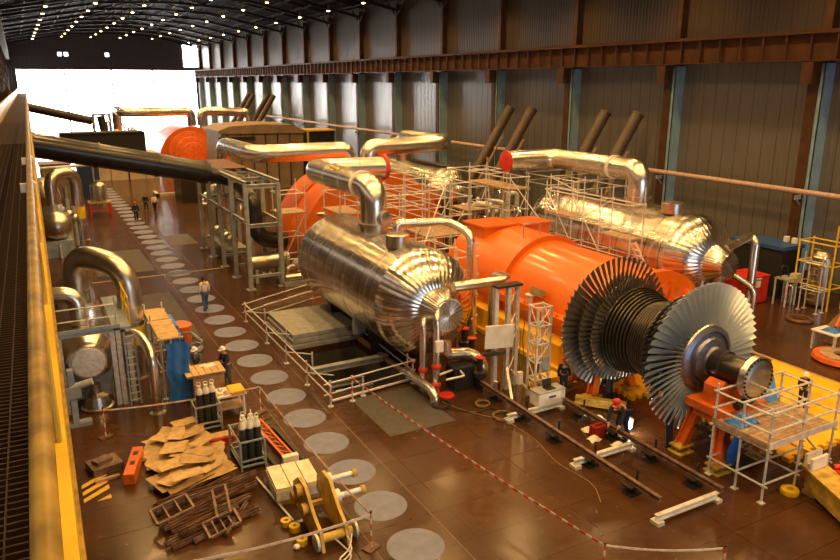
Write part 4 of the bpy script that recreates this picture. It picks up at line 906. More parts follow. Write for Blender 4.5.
# ------------------------------------------------------------------ scaffolds
scaffold('scaffold tower behind the left vessel, next to the grey rack', [13.0, 14.5], [41.4, 43.0], 6.0, [1.2, 2.6, 4.0, 5.2], [(12.9, 14.6, 41.3, 43.1, 4.05)], [((13, 41.4, 1.2), (14.5, 41.4, 4))])
scaffold('scaffold in front of the orange hood, left under the thick crossover pipe', [15.9, 17.3, 18.7], [34.2, 36.6, 39.2, 41.8], 5.9, [1.6, 2.9, 4.1, 5.2, 5.8], [(15.8, 18.8, 34.1, 36.6, 2.95), (15.8, 17.3, 39.2, 41.8, 4.15)], [((15.9, 34.2, 1.6), (17.3, 34.2, 4.1)), ((18.7, 34.2, 4.1), (18.7, 36.6, 1.6)), ((17.2, 31.5, 3.4), (19.9, 33.6, 6.6))], jx=1.5)
scaffold('scaffold in front of the orange hood, right of the thick crossover pipe', [19.9, 21.3, 22.7], [35.6, 38.6, 41.5], 6.2, [1.6, 2.9, 4.1, 5.2, 6.0], [(19.8, 22.8, 35.6, 38.5, 3.0)], [((19.9, 35.6, 2.9), (21.3, 35.6, 5.2)), ((21.3, 35.6, 2.9), (22.7, 35.6, 5.2))], jx=1.5)
scaffold('small scaffold with plank steps between the left vessel and the orange casing', [16.9, 18.0], [27.6, 29.6, 31.6], 4.3, [.9, 1.9, 2.9, 3.8], [(16.8, 18.1, 27.5, 29.6, 1.95), (16.8, 18.1, 29.6, 31.7, 2.95)], [((16.9, 29.6, 2), (16.9, 31.6, 3.7))])
scaffold('tall scaffold with two plank decks under the red pipe cap', [24.5, 25.8], [34.2, 36.4, 38.6], 6.6, [1.6, 3.0, 4.4, 5.6, 6.3], [(24.4, 25.9, 34.1, 38.7, 5.65), (24.4, 25.9, 36.4, 38.7, 3.05)], [((24.5, 34.2, 6.3), (25.8, 30.6, 2.4)), ((24.5, 34.2, 3), (25.8, 34.2, 5.6)), ((24.5, 36.4, 1.6), (24.5, 34.2, 4.4))])
t = scaffold('long scaffold between the orange casing and the right vessel', [25.45, 26.25], [25.4, 27.6, 29.8, 32.0], 6.6, [1.8, 3.3, 4.6, 5.9], [(25.4, 26.3, 29.8, 32.0, 4.65), (25.4, 26.3, 25.4, 27.6, 4.2)], [((25.45, 29.8, 3.3), (25.45, 32.0, 5.9)), ((26.25, 27.6, 5.9), (26.25, 29.8, 4.6)), ((25.45, 29.8, 5.9), (25.45, 27.6, 3.3))])
MB().bar((25.6, 25.6, 4.2), (26.1, 24.4, 1.9), .06).build('ladder_stile', 'alu', t); MB().bar((25.6, 25.2, 4.2), (26.1, 24.0, 1.9), .06).build('ladder_stile', 'alu', t)
for k in range(8): q = (k + .5) / 8; MB().bar((25.6 + .5 * q, 25.6 - 1.2 * q, 4.2 - 2.3 * q), (25.6 + .5 * q, 25.2 - 1.2 * q, 4.2 - 2.3 * q), .2, .04).build('tread', 'alu', t)
scaffold('scaffold over the top of the right vessel below the silver crossover pipe', [27.0, 30.6], [31.2, 33.6, 36.0], 6.5, [5.8, 6.3], [], [((27, 31.2, 5.8), (27, 33.6, 6.3))])
scaffold('far scaffold right of the orange hood, before the dull vessel end', [26.0, 27.4, 28.8], [41.0, 43.2], 6.2, [1.6, 3.2, 4.8, 5.9], [(25.9, 28.9, 40.9, 43.3, 3.25)], [((26, 41, 1.6), (27.4, 41, 4.8)), ((27.4, 41, 4.8), (28.8, 41, 1.6))])
scaffold('scaffold against the ribbed wall behind the right vessel', [32.2, 33.8], [31, 34, 37, 40], 4.6, [1.8, 3.2, 4.3], [], [((32.2, 31, 1.8), (32.2, 34, 3.2))])
for k, (x, y, z, lb) in enumerate(((24.6, 42.5, 4.0, 'tangle of gold-lit pipes right of the orange hood'), (31.2, 44, 3.6, 'tangle of silver pipes between the dull vessel and the wall'), (31.6, 36, 4.2, 'tangle of small pipes beside the right vessel and the wall scaffold'), (16.4, 43.2, 3.0, 'tangle of small pipes left of the orange hood'))):
    t = thing('pipe_cluster', lb, 'pipes', (x, y, 0))
    for q in range(9):
        a = V((x + random.uniform(-.3, .9) + 2.6 * (k == 0), y + random.uniform(-2, 2), 0)); h = z * random.uniform(.55, 1.15); b = V((random.uniform(-.9, .9), random.uniform(-1.6, 1.6), 0))
        MB().path([a, a + V((0, 0, h)), a + b + V((0, 0, h)), a + b + V((0, 0, .02))], random.choice((.08, .12, .18)), 10, .3).build('bent_pipe', random.choice(('silver', 'silver2', 'galv')), t)
    for q in range(3): MB().ball((x + random.uniform(-.2, .8) + 2.6 * (k == 0), y + random.uniform(-1.5, 1.5), z * random.uniform(.4, .8)), .38, 12).build('valve_body', 'silver2', t)
# vent tubes leaning on the wall in pairs
def vent(y, lab, bx=32.6, top=9.5, r=.42):
    t = thing('vent_tube', lab, 'vent tube', (bx, y, 0), 'slanted vent tubes along the wall')
    d = V((38.6 - bx, 0, top)).normalized()
    MB().sweep([(bx, y, .3), (38.6, y, top)], r, 18).build('tube', 'vent', t)
    MB().lathe([(r + .04, 0), (r + .04, .1)], V((38.6, y, top)) - d * .1, d, 18).build('end_ring', 'vent', t)
    MB().bar((35.9, y - .55, 0), (35.9, y - .55, 5.3), .16).build('support_post', 'plank', t); MB().bar((35.9, y + .55, 0), (35.9, y + .55, 5.3), .16).build('support_post', 'plank', t)
    MB().bar((34.6, y - .55, 2.6), (37.4, y - .55, 7.0), .14).build('side_rail', 'plank', t); MB().rng(35.75, 36.05, y - .6, y + .6, 4.0, 4.2).build('saddle_bar', 'plank', t)
    MB().rng(bx - .5, bx + .5, y - .5, y + .5, 0, .35).build('foot', 'grey', t)
vent(54.2, 'slanted brown vent tube, farther one of the pair left of the red pipe cap'); vent(51.0, 'slanted brown vent tube, nearer one of the pair left of the red pipe cap')
vent(42.0, 'slanted brown vent tube, farther one of the pair above the silver crossover pipe'); vent(38.7, 'slanted brown vent tube, nearer one of the pair above the silver crossover pipe')
for y, w in ((139, 'first from the left'), (135.8, 'second from the left'), (127, 'third from the left'), (123.6, 'rightmost')): vent(y, 'far dark slanted vent tube against the bright wall, %s of four' % w)
# far unit clutter in front of the door
for k, (x, y, lb) in enumerate(((12.5, 112, 'gold-lit pipework at the left end of the far turbine'), (25.5, 103, 'gold-lit pipework at the right of the far turbine'))):
    t = thing('pipe_cluster', lb, 'pipes', (x, y, 0))
    for q in range(10):
        a = V((x + random.uniform(-1.5, 3), y + random.uniform(-3, 3), 0)); h = random.uniform(3, 6.4); b = V((random.uniform(-2, 2), random.uniform(-2, 2), 0))
        MB().path([a, a + V((0, 0, h)), a + b + V((0, 0, h)), a + b + V((0, 0, .02))], random.choice((.15, .25, .3)), 10, .5).build('bent_pipe', 'silver2', t)
# ------------------------------------------------------------------ right side of the floor
t = thing('red_cabinet', 'bright red steel cabinet with white labels behind the pale bladed wheel', 'cabinet', (33.9, 25, 0))
MB().rng(33.2, 34.9, 24.3, 25.8, .05, 1.5).build('cabinet_body', 'red', t); MB().rng(33.15, 34.95, 24.25, 25.85, 1.5, 1.56).build('top', 'red', t)
MB().rng(33.85, 34.2, 24.26, 24.3, .95, 1.3).build('white_notice', 'white', t); MB().rng(33.8, 34.25, 24.26, 24.3, 1.38, 1.48).build('white_label', 'white', t); MB().rng(33.25, 34.85, 24.35, 25.75, 0, .05).build('plinth', 'dark', t)
t = thing('dark_booth', 'large black box with a blue top edge by the wall, right of the right vessel', 'booth', (37, 26, 0))
MB().rng(35.9, 37.6, 24.4, 27.6, 0, 2.75).build('box_body', 'screen', t); MB().rng(35.8, 37.7, 24.3, 27.7, 2.75, 2.95).build('blue_edge', mat('deep_blue_paint', (.03, .09, .30), .45), t)
for y in (24.7, 25.2): MB().lathe([(.16, 0), (.18, .05), (.16, .3)], (37.3, y, 2.97), (0, 0, 1), 14).build('roof_fan', 'white', t)
t = thing('test_bench', 'grey frame with short silver pipes between the red cabinet and the black box', 'bench', (35.2, 23.4, 0))
for x in (34.9, 35.7):
    for y in (23.2, 23.9): MB().tube((x, y, 0), (x, y, 1.5), .05, 8).build('leg', 'galv', t)
MB().rng(34.85, 35.75, 23.15, 23.95, 1.45, 1.52).build('bench_top', 'grey', t); MB().path([(35.3, 23.5, .1), (35.3, 23.5, 1.1), (35.5, 23.3, 1.1), (35.5, 23.3, .02)], .12, 12).build('pipe_bend', 'silver', t)
MB().path([(35.0, 23.7, 1.52), (35.0, 23.7, 2.2), (35.5, 23.7, 2.1), (35.5, 23.6, 1.52)], .03, 8, .2).build('hose', 'dark', t)
t = thing('access_tower', 'yellow caged access ladder tower at the right wall', 'tower', (36.8, 22.5, 0))
for x in (36.1, 37.3):
    for y in (21.6, 23.6): MB().tube((x, y, 0), (x, y, 4.6 if y < 22 else 3.6), .05, 8).build('post', 'yellow', t)
for z in (1.2, 2.4, 3.5): MB().path([(36.1, 21.6, z), (37.3, 21.6, z), (37.3, 23.6, z), (36.1, 23.6, z), (36.1, 21.6, z)], .04, 7, .05).build('hoop', 'yellow', t)
for z in (4.0, 4.5): MB().path([(36.1, 21.6, z), (37.3, 21.6, z)], .04, 7).build('top_rail', 'yellow', t)
for k in range(9): MB().bar((36.1, 22.3, .4 + .35 * k), (36.1, 22.9, .4 + .35 * k), .04).build('rung', 'yellow2', t)
MB().lathe([(.5, 0), (.55, .3), (.55, 2.6), (.3, 2.9)], (36.75, 22.6, .1), (0, 0, 1), 20).build('tank', 'silver2', t)
scaffold('grey scaffold frame left of the yellow access tower', [35.2, 35.7], [21.6, 22.6], 3.0, [1.2, 2.6])
t = thing('grey_post', 'small grey box on a post in front of the black box', 'post', (36.6, 23.6, 0))
MB().tube((36.6, 23.9, 0), (36.6, 23.9, 1.0), .06, 8).build('post', 'grey', t); MB().box((36.6, 23.9, 1.25), (.5, .35, .5)).build('box', 'white', t)
single(MB().box((38.3, 24.4, .5), (.8, 1.2, 1.0)).box((38.2, 24.0, 1.2), (.5, .6, .5)).ball((38.0, 23.8, 1.7), .25, 10), 'red_valve_set', 'rust', 'reddish valve gear on the floor by the wall, right of the black box', 'valves')
t = thing('work_table', 'steel work table at the right edge of the hall floor', 'table', (31.2, 18.1, 0))
MB().rng(30.3, 32.6, 17.5, 18.7, .86, .92).build('table_top', 'white', t); MB().rng(30.9, 32.3, 17.6, 18.6, .3, .8).build('drawer_box', 'plank', t)
for x in (30.4, 32.5):
    for y in (17.6, 18.6): MB().rng(x - .05, x + .05, y - .05, y + .05, 0, .86).build('leg', 'galv', t)
single(MB().sheet(lambda u, v: (31.3 + 1.6 * u, 17.6 + 1.0 * v, .94 + .85 * math.sin(PI * min(1, u * .9)) ** .7 * math.sin(PI * v) ** .5 + .06 * math.sin(12 * u + 7 * v)), 14, 10, .02), 'canvas_bundle', 'brownbag', 'brown canvas bundle lying on the right-hand work table', 'bundle')
single(MB().path([(31.0, 18.0, 1.1), (31.3, 18.0, 1.55), (31.7, 18.0, 1.6), (32.0, 18.1, 1.3), (32.2, 18.1, 1.15)], .09, 10, .25), 'orange_hose', 'orange2', 'short bent orange hose beside the brown canvas bundle', 'hose')
single(MB().sheet(lambda u, v: (30.5 + .7 * u, 17.7 + .7 * v, .93 + .16 * math.sin(PI * u) * math.sin(PI * v) + .02 * math.sin(20 * u)), 10, 8, .01), 'blue_cloth', 'tarp', 'small blue cloth on the left end of the right-hand work table', 'cloth')
t = thing('ring_flange', 'large orange-rimmed ring lying on the floor at the right edge', 'ring', (29.9, 16.9, 0))
MB().lathe([(.55, .05), (1.15, .05), (1.2, .1), (1.15, .26), (.6, .26), (.55, .05)], (30.1, 17.0, 0), (0, 0, 1), 44, False, False).build('ring_body', 'orange2', t); MB().lathe([(.35, .2), (.9, .2), (.9, .32), (.35, .32), (.35, .2)], (30.1, 17.0, 0), (0, 0, 1), 40, False, False).build('inner_ring', 'plank', t); MB().box((30.1, 17.0, .03), (1.9, .3, .06)).build('bearer', 'wood', t)
single(MB().lathe([(.42, .0), (.62, .0), (.66, .07), (.6, .14), (.44, .14), (.42, 0)], (33.6, 21.4, 0), (0, 0, 1), 30, False, False), 'hose_coil', 'rust', 'small dark coil lying on the floor beyond the right-hand work table', 'coil')
single(MB().rng(27.5, 27.7, 15, 25, 0, .02), 'floor_line', mat('pale_line_paint', (.42, .26, .12), .5), 'pale line painted on the floor right of the notched yellow plate', 'floor marking')
# brown-yellow girder with white clamp, bottom right
t = thing('lifting_girder', 'yellow-brown box girder with a white clamp, lowest right on the floor', 'girder', (18.5, 10, 0))
d = V((-1.2, -2.6, 0)).normalized(); n = V((d.y, -d.x, 0))
MB().bar((19.25, 11.1, .45), (17.9, 8.3, .45), .55, .62).build('girder_body', 'yellow2', t)
MB().bar((19.3, 11.2, .80), (17.9, 8.25, .80), .75, .06).build('top_flange', 'yellow2', t)
MB().box((19.2, 11.0, 1.02), (.72, .08, .36), Euler((0, 0, .0))).box((19.35, 11.28, 1.02), (.72, .08, .36)).box((19.28, 11.14, .88), (.5, .3, .06)).build('white_clamp', 'white', t)
MB().rng(18.9, 19.6, 10.8, 11.2, 0, .14).build('bearer', 'wood', t); MB().rng(17.6, 18.3, 8.4, 8.8, 0, .14).build('bearer', 'wood', t)
single(MB().box((20.2, 10.4, .35), (1.0, .9, .7)).tube((19.8, 10.9, .75), (20.6, 10.2, .85), .09, 10).box((20.4, 10.2, .8), (.4, .5, .3)), 'red_hoist', 'red', 'red hoist block beside the yellow-brown girder at the right edge', 'hoist')
single(MB().lathe([(.1, 0), (.25, .0), (.27, .08), (.25, .16), (.1, .16), (.1, 0)], (18.55, 11.35, 0), (0, 0, 1), 20, False, False), 'yellow_ring', 'yellow', 'small yellow ring on the floor at the end of the girder', 'ring')
# ------------------------------------------------------------------ foreground stores inside the barrier
def bottle_proto(label):
    t = thing('gas_bottle', label, 'gas bottle', (0, 0, 0))
    MB().lathe([(.001, .005), (.11, .0), (.118, .03), (.118, 1.22)], (0, 0, 0), (0, 0, 1), 18).build('bottle_body', 'bottle', t)
    MB().lathe([(.118, 1.22), (.11, 1.34), (.075, 1.43), (.05, 1.47)], (0, 0, 0), (0, 0, 1), 18).build('white_shoulder', 'white', t)
    MB().lathe([(.05, 1.46), (.065, 1.48), (.065, 1.53)], (0, 0, 0), (0, 0, 1), 14).path([(-.06, 0, 1.5), (-.065, 0, 1.64), (.065, 0, 1.64), (.06, 0, 1.5)], .018, 8, .04).build('valve_guard', 'white', t)
    return t
def cage(name, label, x0, x1, y0, y1, h, m, z=0):
    t = thing(name, label, 'bottle rack', ((x0 + x1) / 2, (y0 + y1) / 2, z))
    for x in (x0, x1):
        for y in (y0, y1): MB().rng(x - .03, x + .03, y - .03, y + .03, z, h).build('post', m, t)
    for zz in (.14, .32, h - .03):
        for y in (y0, y1): MB().rng(x0, x1, y - .02, y + .02, zz - .025, zz + .025).build('rail', m, t)
        for x in (x0, x1): MB().rng(x - .02, x + .02, y0, y1, zz - .025, zz + .025).build('rail', m, t)
    MB().rng(x0, x1, y0, y1, .05, .1).build('base_plate', 'dark', t)
    return t
cage('bottle_rack', 'grey bottle rack nearer the pallet-topped crate', 4.0, 4.85, 23.45, 24.1, .98, 'grey')
cage('bottle_rack', 'pale blue bottle rack beside the cardboard heap', 4.68, 5.45, 20.25, 21.6, 1.0, 'bluegrey')
b0 = bottle_proto('dark gas bottle with white shoulder, leftmost of three in the grey rack'); b0.location = (4.22, 23.75, .105)
dup(b0, (4.45, 23.75, .105), 0, 'dark gas bottle with white shoulder, middle of three in the grey rack')
dup(b0, (4.67, 23.8, .105), 0, 'dark gas bottle with white shoulder, rightmost of three in the grey rack')
for x, y, lb in ((4.84, 20.5, 'front left'), (5.07, 20.48, 'front middle'), (5.3, 20.5, 'front right'), (4.95, 20.78, 'rear left'), (5.2, 20.78, 'rear right')):
    dup(b0, (x, y, .105), random.random() * 3, 'dark gas bottle with white shoulder, %s in the blue rack' % lb)
for o in list(COL.objects):
    if o.name.startswith('gas_bottle'): o['group'] = 'dark gas bottles in two racks'
# crate with pallet top
t = thing('wooden_crate', 'brown wooden crate where two white-helmeted workers stand', 'crate', (4.95, 26.4, 0))
MB().rng(4.5, 5.55, 25.95, 26.85, .04, 1.02).build('crate_body', 'wood', t)
for x in (4.46, 5.55): MB().rng(x - .02, x + .04, 25.92, 26.88, 0, 1.04).build('batten', 'plank', t)
t = thing('pallet', 'pale timber pallet lying across the brown crate top', 'pallet', (4.95, 26.4, 1.04))
for k in range(6): MB().rng(4.2 + .245 * k, 4.42 + .245 * k, 25.85, 26.95, 1.13, 1.16).build('slat', 'card2', t)
for y in (25.95, 26.4, 26.85): MB().rng(4.2, 5.65, y - .04, y + .04, 1.04, 1.13).build('bearer', 'plank', t)
single(MB().box((5.2, 26.6, 1.175), (.45, .3, .02), Euler((0, 0, .3))).box((5.0, 26.7, 1.17), (.3, .2, .015), Euler((0, 0, -.2))), 'paper_sheets', 'white', 'white paper sheets on the pallet between the two workers', 'paper')
# workbench with orange tray
t = thing('workbench', 'white-legged workbench behind the blue bottle rack', 'workbench', (5.35, 24.5, 0))
MB().rng(4.75, 5.95, 24.15, 25.0, .8, .86).build('bench_top', 'white', t)
for x in (4.85, 5.85):
    for y in (24.22, 24.92): MB().tube((x, y, 0), (x, y, .8), .045, 10).build('leg', 'white', t)
MB().rng(4.8, 5.9, 24.2, 24.95, .3, .34).build('lower_shelf', 'plank', t)
single(MB().box((5.66, 24.5, .91), (.52, .75, .1)).box((5.66, 24.5, .965), (.46, .69, .02)), 'orange_tray', 'deck', 'flat yellow-orange tray on the right half of the workbench', 'tray')
for q, (x, y) in enumerate(((4.95, 24.4), (5.12, 24.7), (5.25, 24.35))): single(MB().ball((x, y, .93), .09, 10, (1, 1, .8)).box((x + .05, y + .06, .89), (.12, .1, .06)), 'bench_fitting', ('white', 'galv', 'card')[q], ('white fitting at the left front of the workbench', 'silver fitting at the back of the workbench', 'tan fitting next to the orange tray')[q], 'fitting')
t = thing('red_skid', 'low red steel skid on the floor under the workbench', 'skid', (4.6, 22.6, 0))
MB().rng(4.2, 5.0, 22.3, 22.8, 0, .22).build('skid_body', 'red', t); MB().rng(4.25, 4.95, 22.35, 22.75, .22, .26).build('plank_top', 'wood', t)
# tarpaulin-covered shelf scaffold, orange bin
t = scaffold('shelf scaffold with tan boards beside the hanging blue tarpaulin', [3.55, 4.25], [26.9, 29.2, 30.8], 2.6, [1.1, 2.35], [(3.5, 4.3, 26.8, 29.2, 2.4), (3.5, 4.3, 29.3, 30.9, 2.4)], plank='card2')
single(MB().sheet(lambda u, v: (4.32 + .1 * v + .06 * math.sin(13 * u), 26.3 + 1.2 * u, 2.42 - 2.36 * v + .05 * math.sin(6 * u + 2)), 18, 12, .02).sheet(lambda u, v: (3.62 + .82 * u + .05 * math.sin(11 * v), 26.3 + .04 * math.sin(12 * u), 2.42 - 2.36 * v), 10, 12, .02), 'tarpaulin', 'tarp', 'bright blue tarpaulin hanging from the tan-boarded shelf scaffold', 'tarpaulin')
single(MB().sheet(lambda u, v: (4.3 + .55 * v, 29.6 + 2.2 * u, 2.3 - .9 * v + .08 * math.sin(9 * u + 4 * v)), 12, 8, .02).rng(4.35, 4.7, 29.8, 31.6, 0, 1.9), 'covered_stack', 'tarp', 'stack under a blue tarpaulin behind the shelf scaffold', 'stack')
t = thing('orange_bin', 'round orange industrial vacuum drum with coiled hose', 'drum', (5.2, 32.6, 0))
MB().lathe([(.42, .12), (.45, .2), (.45, .95), (.5, 1.0), (.5, 1.08), (.3, 1.2)], (5.2, 32.4, 0), (0, 0, 1), 26).build('drum_body', 'orange2', t)
MB().lathe([(.2, .0), (.42, .0), (.42, .12)], (5.2, 32.4, 0), (0, 0, 1), 20).build('wheel_base', 'dark', t)
pts = [(5.45 + .5 * math.cos(q * .6), 31.7 + .45 * math.sin(q * .6), .08 + .05 * (q // 10)) for q in range(34)]
MB().sweep([(5.2, 31.95, .8), (5.5, 31.6, .9), (5.9, 31.4, .5)] + pts, .06, 8).build('hose', 'grey', t)
# orange beam, board tray, cardboard, scrap
t = thing('orange_beam', 'orange steel beam lying left of the cardboard heap', 'beam', (1.75, 22, 0))
MB().bar((2.0, 22.8, .18), (1.5, 21.1, .18), .32, .34).build('beam_body', 'orange2', t)
for q in (.25, .6): MB().box((2.0 - .5 * q, 22.8 - 1.7 * q, .36), (.14, .2, .02), Euler((0, 0, -.3))).build('slot', 'dark', t)
single(MB().box((.95, 22.5, .12), (.9, .8, .24), Euler((0, 0, .25))).box((.9, 22.5, .3), (.5, .35, .12), Euler((0, 0, .5))), 'parts_tray', 'scrap', 'flat tray with scrap pieces left of the orange beam', 'tray')
single(MB().bar((.6, 21.7, .05), (1.3, 21.75, .05), .12, .08), 'timber_batten', 'plank', 'pale timber batten under the end of the orange beam', 'batten')
rc = random.Random(3)
sheets = [(3.3, 23.2, 2.2, 1.0, .1), (2.9, 22.6, 1.6, 1.2, -.3), (3.8, 22.5, 1.4, 1.3, .25), (3.2, 22.0, 2.3, .9, .05), (2.75, 21.5, 1.1, 1.0, .4), (3.9, 21.6, 1.2, 1.0, -.15), (3.4, 21.2, 1.8, .9, .15), (3.0, 20.6, 1.9, 1.1, .3), (3.85, 20.7, 1.2, 1.1, .1), (3.4, 20.2, 2.1, .8, .18), (2.9, 23.3, .8, .7, .8), (3.8, 23.4, .9, .7, -.5), (2.7, 20.3, .9, .6, .6), (3.3, 21.7, .9, .6, -.6), (3.8, 20.4, .8, .4, .5),
          (3.6, 22.9, 1.0, .6, .3), (3.0, 22.1, .8, .7, -.4), (3.9, 22.1, .9, .5, .7), (2.8, 21.0, 1.0, .6, .2), (3.5, 20.9, 1.1, .5, -.3), (3.2, 22.8, .7, .5, 1.1), (3.75, 21.2, .8, .5, -.8), (3.0, 20.0, 1.0, .4, .25), (3.6, 23.5, .8, .5, .2)]
for k, (x, y, a, b, r) in enumerate(sheets):
    z = .02 + .02 * k; P = []
    for (u0, v0), (u1, v1) in (((-.5, -.5), (.5, -.5)), ((.5, -.5), (.5, .5)), ((.5, .5), (-.5, .5)), ((-.5, .5), (-.5, -.5))):
        for i in range(4):
            q = (i + rc.uniform(-.2, .2) * (i > 0)) / 4; j = rc.choice((0, 0, .0, .06, .12))
            P.append(((u0 + (u1 - u0) * q) * (1 - j) * a, (v0 + (v1 - v0) * q) * (1 - j) * b))
    tx, ty = rc.uniform(-.07, .07), rc.uniform(-.09, .09); curl = rc.choice((0, 0, .25, .5)) * (k > 8); m = MB(); vs = []
    for dz in (0, .012):
        vs.append((x, y, z + .05 + dz))
        for p, q in P: vs.append((x + p * math.cos(r) - q * math.sin(r), y + p * math.sin(r) + q * math.cos(r), z + .05 + dz + tx * p + ty * q + curl * max(0, p / a - .2) * .8))
    n = len(P); fs = [(0, 1 + i, 1 + (i + 1) % n) for i in range(n)] + [(n + 1, n + 2 + (i + 1) % n, n + 2 + i) for i in range(n)] + [(1 + i, n + 2 + i, n + 2 + (i + 1) % n, 1 + (i + 1) % n) for i in range(n)]
    single(m.add(vs, fs), 'cardboard_sheet', 'card' if k % 2 else 'card2', 'torn brown cardboard sheet in the heap beside the blue bottle rack', 'cardboard', 'cardboard sheets in the heap', ang=20)
bars = [((1.9, 18.5, .12), (4.6, 19.3, .12)), ((2.0, 18.2, .2), (4.8, 19.0, .22)), ((1.8, 18.9, .1), (4.3, 19.7, .1)), ((2.2, 17.7, .1), (4.5, 18.6, .1)), ((2.1, 18.0, .3), (4.4, 18.9, .3)), ((2.6, 17.2, .08), (4.2, 17.9, .08)), ((2.0, 19.2, .24), (4.7, 19.6, .2)), ((1.9, 18.6, .36), (4.9, 19.4, .34)), ((2.3, 17.5, .26), (4.0, 18.0, .24)), ((3.4, 17.1, .1), (4.3, 18.3, .12))]
for q in range(16):
    y = 17.2 + .14 * q; x = random.uniform(1.8, 2.4); bars.append(((x, y, .08 + .03 * (q % 7)), (x + random.uniform(1.6, 2.6), y + random.uniform(.3, .9), .1 + .03 * (q % 6))))
for k, (a, b) in enumerate(bars): single(MB().bar(a, b, .1, .08).bar((a[0], a[1], a[2] + .05), (b[0], b[1], b[2] + .05), .02, .12), 'steel_bar', 'scrap' if k % 2 else 'rust', 'rusty steel angle bar lying in the scrap heap before the cardboard', 'steel bar', 'angle bars in the scrap heap')
def frame_piece(label, o, u, w, nu):
    o, u, w = V(o), V(u), V(w); t = thing('scrap_frame', label, 'frame', o)
    for a, b in ((o, o + u), (o + w, o + u + w), (o, o + w), (o + u, o + u + w)): MB().bar(a, b, .07).build('side_bar', 'scrap', t)
    for k in range(1, nu): MB().bar(o + u * k / nu, o + u * k / nu + w, .05).build('cross_bar', 'scrap', t)
frame_piece('upright ladder-like scrap frame leaning in the middle of the scrap heap', (3.3, 17.5, .4), (.1, .95, .3), (.35, -.05, .1), 3)
frame_piece('flat scrap frame at the left end of the scrap heap', (1.85, 18.0, .36), (1.0, .3, .05), (-.1, .6, .1), 3)
frame_piece('low scrap frame nearest the barrier tape', (3.0, 17.1, .12), (.9, .35, .0), (-.1, .35, .25), 4)
# orange truss and dark bars right of the blue rack
t = thing('orange_truss', 'orange lattice truss lying right of the blue bottle rack', 'truss', (5.9, 21.4, 0))
for dx in (0, .3): MB().bar((5.75 + dx, 22.9, .3), (5.95 + dx, 19.9, .3), .07, .1).build('chord', 'orange2', t)
MB().bar((5.9, 22.9, .08), (6.1, 19.9, .08), .1, .1).build('lower_chord', 'orange2', t)
for k in range(8): MB().bar((5.77 + .025 * k, 22.7 - .36 * k, .28), (6.07 + .02 * k, 22.4 - .36 * k, .28), .05).build('lacing', 'orange2', t)
MB().box((6.12, 19.85, .25), (.5, .2, .3)).build('end_shoe', 'white', t)
for k, (a, b) in enumerate((((5.58, 22.6, .06), (5.7, 19.5, .06)), ((6.42, 22.6, .06), (6.6, 19.4, .06)))): single(MB().ibeam(a, b, .12, .12, .02), 'dark_beam', 'dark', ('dark steel beam beside the orange truss, the one nearer the rack', 'dark steel beam beside the orange truss, the one nearer the tape')[k], 'beam')
single(MB().bar((4.95, 19.6, .05), (5.2, 16.9, .05), .06), 'thin_rod', 'galv', 'thin pale rod on the floor left of the wrapped white pile', 'rod')
t = thing('wrapped_pile', 'white wrapped pile of slabs behind the yellow lifting bracket', 'pile', (5.75, 18.5, 0))
Rz = Euler((0, 0, -.08))
MB().box((5.75, 18.5, .08), (1.25, 1.35, .16), Rz).build('pallet', 'wood', t)
MB().box((5.75, 18.5, .3), (1.32, 1.42, .28), Rz).build('wrapping', 'film', t)
for k, (dx, w) in enumerate(((-.44, .40), (0, .42), (.44, .40))): MB().box((5.75 + dx, 18.5 - .04 * k, .5), (w, 1.34, .13), Rz).build('slab', 'paper', t)
# yellow lifting bracket
t = thing('lifting_bracket', 'heavy yellow lifting bracket with twin plates and pins, front of the wrapped pile', 'bracket', (5.8, 16.4, 0))
prof = [(15.25, 0), (15.75, 0), (16.9, .12), (17.5, .5), (17.45, .95), (17.0, 1.3), (16.5, 1.28), (15.9, .75), (15.4, .5)]
for x in (5.42, 6.12): MB().prism(prof, (x, 0, 0), (0, 1, 0), (0, 0, 1), .09).build('side_plate', 'yellow2', t)
for y, z in ((17.15, .62), (16.75, 1.05), (16.3, .72)): MB().lathe([(.17, 0), (.17, .16), (.1, .17)], (5.42, y, z), (-1, 0, 0), 18).build('boss', 'yellow2', t)
for y, z in ((16.95, 1.0), (16.35, .8)):
    MB().lathe([(.2, 0), (.2, .16), (.08, .16), (.08, .85)], (6.2, y, z), (1, 0, 0), 18).build('pin_rod', 'galv', t); MB().lathe([(.12, .8), (.12, .92)], (6.2, y, z), (1, 0, 0), 16).build('pin_head', 'yellow2', t)
MB().tube((5.4, 15.5, .25), (6.35, 15.5, .25), .12, 16).build('cross_tube', 'yellow2', t); MB().lathe([(.24, 0), (.24, .06)], (6.4, 15.5, .28), (1, 0, 0), 18).lathe([(.24, .0), (.24, .07)], (5.36, 15.42, .25), (-1, 0, 0), 18).build('end_disc', 'galv', t)
MB().bar((5.45, 17.1, .3), (6.15, 17.1, .3), .12).build('spacer', 'yellow2', t)
for k in range(3): single(MB().sweep([(5.75 + .12 * k + .3 * math.sin(q * .5 + k), 15.35 - .12 * q + .2 * math.cos(q * .6 + k) * .5, .04 + .12 * max(0, 2 - q)) for q in range(9)], .022, 6), 'lifting_cable', 'galv', 'thin grey cable trailing on the floor from the yellow bracket', 'cable', 'cables by the yellow bracket')
for k, (x, y, z) in enumerate(((5.0, 16.9, .12), (5.12, 16.55, .12), (5.1, 15.9, .08))): single(MB().lathe([(.06, 0), (.15, 0), (.15, .16), (.06, .16), (.06, 0)], (x, y, 0), (0, 0, 1), 16, False, False), 'yellow_bush', 'yellow', ('small yellow bush farthest left of the yellow bracket', 'small yellow bush in the middle left of the yellow bracket', 'small yellow bush nearest the barrier tape')[k], 'bush')
single(MB().ball((4.9, 15.75, .07), .09, 10, (1, 1, .8)), 'white_rag', 'white', 'small white rag on the floor left of the yellow bracket', 'rag')
